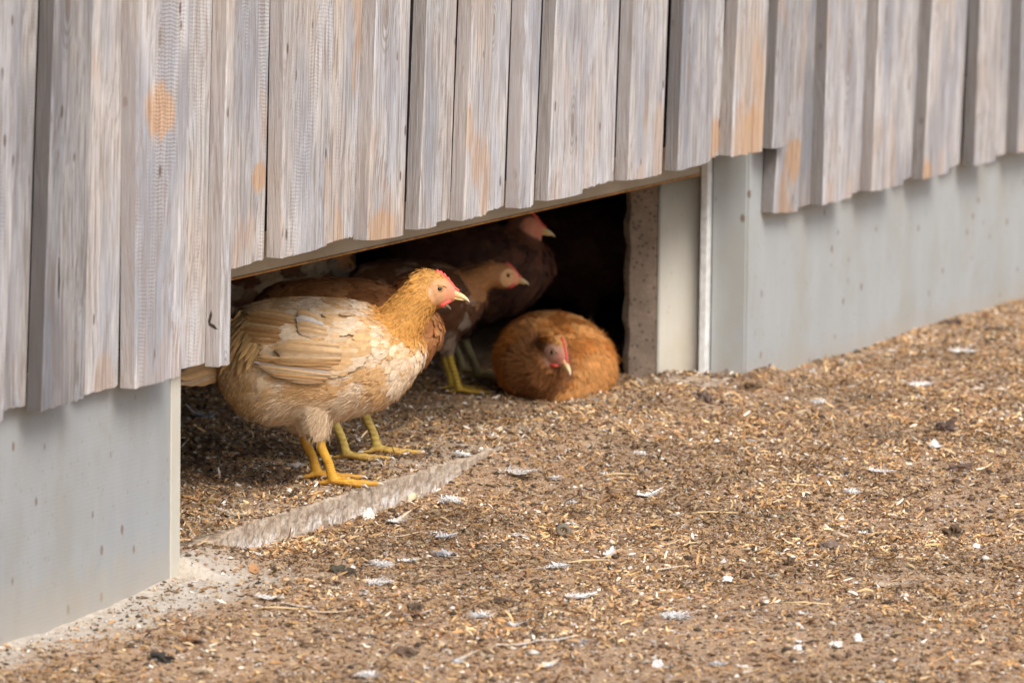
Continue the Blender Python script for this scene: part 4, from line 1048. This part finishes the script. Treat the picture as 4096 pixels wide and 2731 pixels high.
def fibres():
    n = 15000; x = rng.uniform(-1.3, 5.2, n); y = rng.uniform(-1.95, .95, n); k = (y > -2.15+.33*np.clip(x+.3, 0, 9)) & (y > -1.45*(x+1.7)) & ((y < -.015) | ((x > .05) & (x < XR)))
    x, y = x[k], y[k]; cl = rng.random(len(x)) < .0; n = len(x)
    z = gz(x, y); sm = (y > SILL_Y0) & (y < .175); z = np.where(sm, np.maximum(z, SILL_TOP), z)+.002
    rep = 5; x = np.repeat(x, rep)+rng.normal(0, .003, n*rep); y = np.repeat(y, rep)+rng.normal(0, .003, n*rep); z = np.repeat(z, rep); m = n*rep
    a = rng.uniform(0, 6.28, m); e = rng.uniform(-.1, .7, m); L = np.repeat(rng.uniform(.004, .011, n), rep)*rng.uniform(.5, 1.3, m)
    d = np.stack([np.cos(a)*np.cos(e), np.sin(a)*np.cos(e), np.sin(e)], -1); sd = np.stack([-np.sin(a), np.cos(a), 0*a], -1)*.00042
    P = np.stack([x, y, z], -1); M = P+d*(L*.6)[:, None]; E = P+d*L[:, None]-np.array((0, 0, 1.))*(L*.25)[:, None]
    V = np.stack([P-sd, P+sd, M+sd, M-sd, E+sd*.3, E-sd*.3], 1).reshape(-1, 3)
    Fq = (np.arange(m)[:, None, None]*6+np.array([(0, 1, 2, 3), (3, 2, 4, 5)])).reshape(-1, 4)
    pc = np.array([(.80,.79,.78), (.70,.60,.46), (.46,.26,.12), (.60,.58,.56)]); c = np.repeat(pc[rng.choice(4, n, p=[.42, .24, .20, .14])], rep*6, 0)
    tag(link('feather_fibres', mkmesh('feather_fibres', V, Fq, False, c), M_DOWN), 'loose pale and brown feather fibres caught all over the shavings', 'feather fluff', kind='stuff')
fibres()
def lump_mesh(name, rx, ry, rz_, rough, seed, col=None, sub=3):
    bm = bmesh.new(); bmesh.ops.create_icosphere(bm, subdivisions=sub, radius=1)
    for v in bm.verts:
        n_ = 1+rough*(noise.noise(v.co*1.6+Vector((seed, 0, 0)))*1.3+noise.noise(v.co*4+Vector((0, seed, 0)))*.5)
        v.co = Vector((v.co.x*rx*n_, v.co.y*ry*n_, max(v.co.z, -.4)*rz_*n_))
    me = bpy.data.meshes.new(name); bm.to_mesh(me); bm.free()
    if col is not None:
        a = me.color_attributes.new('Col', 'FLOAT_COLOR', 'POINT'); c = np.ones((len(me.vertices), 4), np.float32)
        z = np.array([noise.noise(v.co*220+Vector((seed, 0, 0))) for v in me.vertices]); c[:, :3] = np.array(col)*(1+.35*z[:, None]); a.data.foreach_set('color', c.ravel())
    return me
for i, (px, py, rx, ry, rz_, ro, col, nm, cat, lab) in enumerate([
  (3320,2198,.025,.013,.013,.5,None,'stone','stone','angular brown stone half sunk in the dirt at the right'),
  (3905,2190,.0075,.006,.0065,.15,(.80,.80,.82),'pebble','pebble','shiny pale rounded pebble at the far right'),
  (891,2022,.0115,.007,.008,.15,(.74,.76,.74),'pebble','pebble','smooth pale oval pebble on the litter beside the grey wall corner'),
  (1470,2075,.014,.011,.016,.3,(.80,.72,.64),'shell_flake','shell','rounded cream flake leaning at the foot of the threshold'),
  (2910,2325,.012,.008,.007,.8,(.86,.86,.84),'dropping','dropping','white dropping with a dark end in the lower right middle'),
  (3345,2585,.016,.008,.008,.9,(.84,.84,.80),'dropping','dropping','lumpy white dropping, largest of the three near the lower right'),
  (3432,2560,.009,.006,.007,.7,(.88,.88,.86),'dropping','dropping','small white dropping right above the lumpy one'),
  (3193,2598,.008,.006,.005,.7,(.86,.86,.84),'dropping','dropping','small white dropping left of the lumpy one'),
  (2632,2665,.009,.007,.009,.5,(.86,.85,.83),'dropping','dropping','single white dropping at the bottom edge'),
  (3040,1490,.006,.006,.016,.3,(.50,.78,.72),'plastic_scrap','scrap','small teal scrap standing against the foot of the right wall'),
  (1660,2450,.013,.010,.012,.8,(.12,.085,.06),'dirt_clod','clod','dark clod cupped by the curved brown feather'),
  (3775,1728,.020,.016,.016,.9,(.11,.075,.06),'dirt_clod','clod','dark clod with white specks at the right'),
  (3838,1882,.022,.012,.010,.9,(.13,.085,.065),'dirt_clod','clod','flat dark clod right of the straw stalks'),
  (3005,1560,.020,.015,.014,.9,(.14,.09,.05),'dirt_clod','clod','dark brown clod at the foot of the right wall corner'),
  (3817,1298,.020,.014,.010,.9,(.13,.09,.065),'dirt_clod','clod','dark clod furthest up the yard by the wall'),
  (3817,2140,.022,.014,.012,.9,(.12,.08,.05),'dirt_clod','clod','dark brown clod just left of the shiny pebble'),
  (3160,2258,.016,.011,.010,.9,(.13,.085,.05),'dirt_clod','clod','dark clod below and left of the angular stone'),
  (2815,1605,.018,.012,.012,.9,(.14,.10,.08),'dirt_clod','clod','dark clod near the hatch guide'),
  (640,2640,.026,.012,.008,.9,(.045,.04,.035),'dirt_clod','clod','nearly black clod at the bottom left'),
  (1345,2290,.016,.012,.009,.9,(.08,.07,.05),'dirt_clod','clod','black green dropping clod left of the fluffy tuft'),
  (1395,2300,.012,.009,.008,.9,(.09,.07,.05),'dirt_clod','clod','small dark clod beside the black green one'),
  (1620,2620,.018,.012,.009,.9,(.12,.08,.055),'dirt_clod','clod','brown clod near the bottom, left of the middle'),
  (2000,2410,.020,.009,.007,.9,(.09,.06,.04),'dirt_clod','clod','flat dark clod in the lower middle')]):
    place(nm, lump_mesh(nm, rx, ry, rz_, ro, i*3.1+1, col), px, py, lab, cat, rz=math.radians(HEAD0)+.3*i, m=M_STONE if col is None else M_LITTER, lift=rz_*.3)
# curled dropping like a small snail
P_ = []; R_ = []
for i in range(22):
    a = -1.0+i*.30; r_ = .0125-.00030*i; P_.append((r_*math.cos(a), .0015*i/22, .0125+r_*math.sin(a)*.95)); R_.append(.0052-.00007*i)
v_, f_ = tube(P_, R_, 12)
o = place('curled_dropping', mkmesh('curled_dropping', v_, f_, True, np.tile((.20, .175, .13), (len(v_), 1))), 2250, 2150, 'grey brown dropping curled like a snail in the middle of the yard', 'dropping', rz=math.radians(HEAD0))
# straw stalks
for i, (px, py, L, dg_, lab) in enumerate([(3182,1948,.085,-3,'straw stalk lying level in the right middle of the yard'),(2860,2057,.090,4,'long pale straw stalk left of the level one'),(2350,2250,.085,16,'pale straw stalk below the curled dropping'),
  (3120,2010,.05,30,'short straw stalk crossing the slope'),(2770,2180,.06,32,'short thick straw stalk left of the angular stone'),(3620,2240,.06,-6,'straw stalk right of the angular stone'),(2480,1905,.07,8,'thin straw stalk above the paired feathers'),(3230,2420,.085,-4,'straw stalk above the white droppings'),(1120,2440,.08,-2,'straw stalk on the dirt beside the curved white feather')]):
    v_, f_ = tube([(-L/2, 0, .002), (-L*.1, .002, .004), (L/2, -.001, .002)], [.0014, .0017, .0011], 6)
    place('straw_stalk', mkmesh('straw_stalk', v_, f_, True, np.tile((.68, .52, .29), (len(v_), 1))), px, py, lab, 'straw', rz=math.radians(HEAD0+dg_*1.8), m=M_LITTER, lift=.001)
# brown leaf and pale shaving against the threshold face
def flake(L, W, col, seed):
    r = random.Random(seed); v, f, c = [], [], []
    n = 7
    for i in range(n+1):
        t = i/n; w_ = W*math.sin(math.pi*(.12+.8*t))
        for s_ in (-1, 0, 1): v.append((L*t, s_*w_*.5+r.uniform(-1, 1)*W*.06, .004+L*.35*t*t+(0 if s_ else -W*.15))); c.append(np.array(col)*r.uniform(.85, 1.1))
    for i in range(n):
        for j in range(2): a = i*3+j; f.append((a, a+1, a+4, a+3))
    v = np.array(v); nb = len(v); f = f+[tuple(x+nb for x in reversed(a)) for a in f]
    return mkmesh('flake', np.concatenate([v, v-np.array((0, 0, .0006))]), f, True, np.array(c+c))
place('dry_leaf', flake(.034, .020, (.50,.27,.12), 1), 1022, 2185, 'curled orange brown leaf against the left end of the threshold', 'leaf', rz=math.radians(HEAD0+100))
place('wood_curl', flake(.040, .022, (.74,.60,.40), 2), 1610, 2015, 'pale cream wood curl leaning on the threshold face', 'wood curl', rz=math.radians(HEAD0+50))
sit_.scale = (.96, .98, .96)
# timber post inside
pt_ = G(1352, 1480, .02); o = box('timber_post', (pt_[0]-.028, pt_[1]-.03, 0), (pt_[0]+.028, pt_[1]+.03, 1.9), M_POST, None, .004)
tag(o, 'pale square timber post inside the dark room behind the hens', 'post')
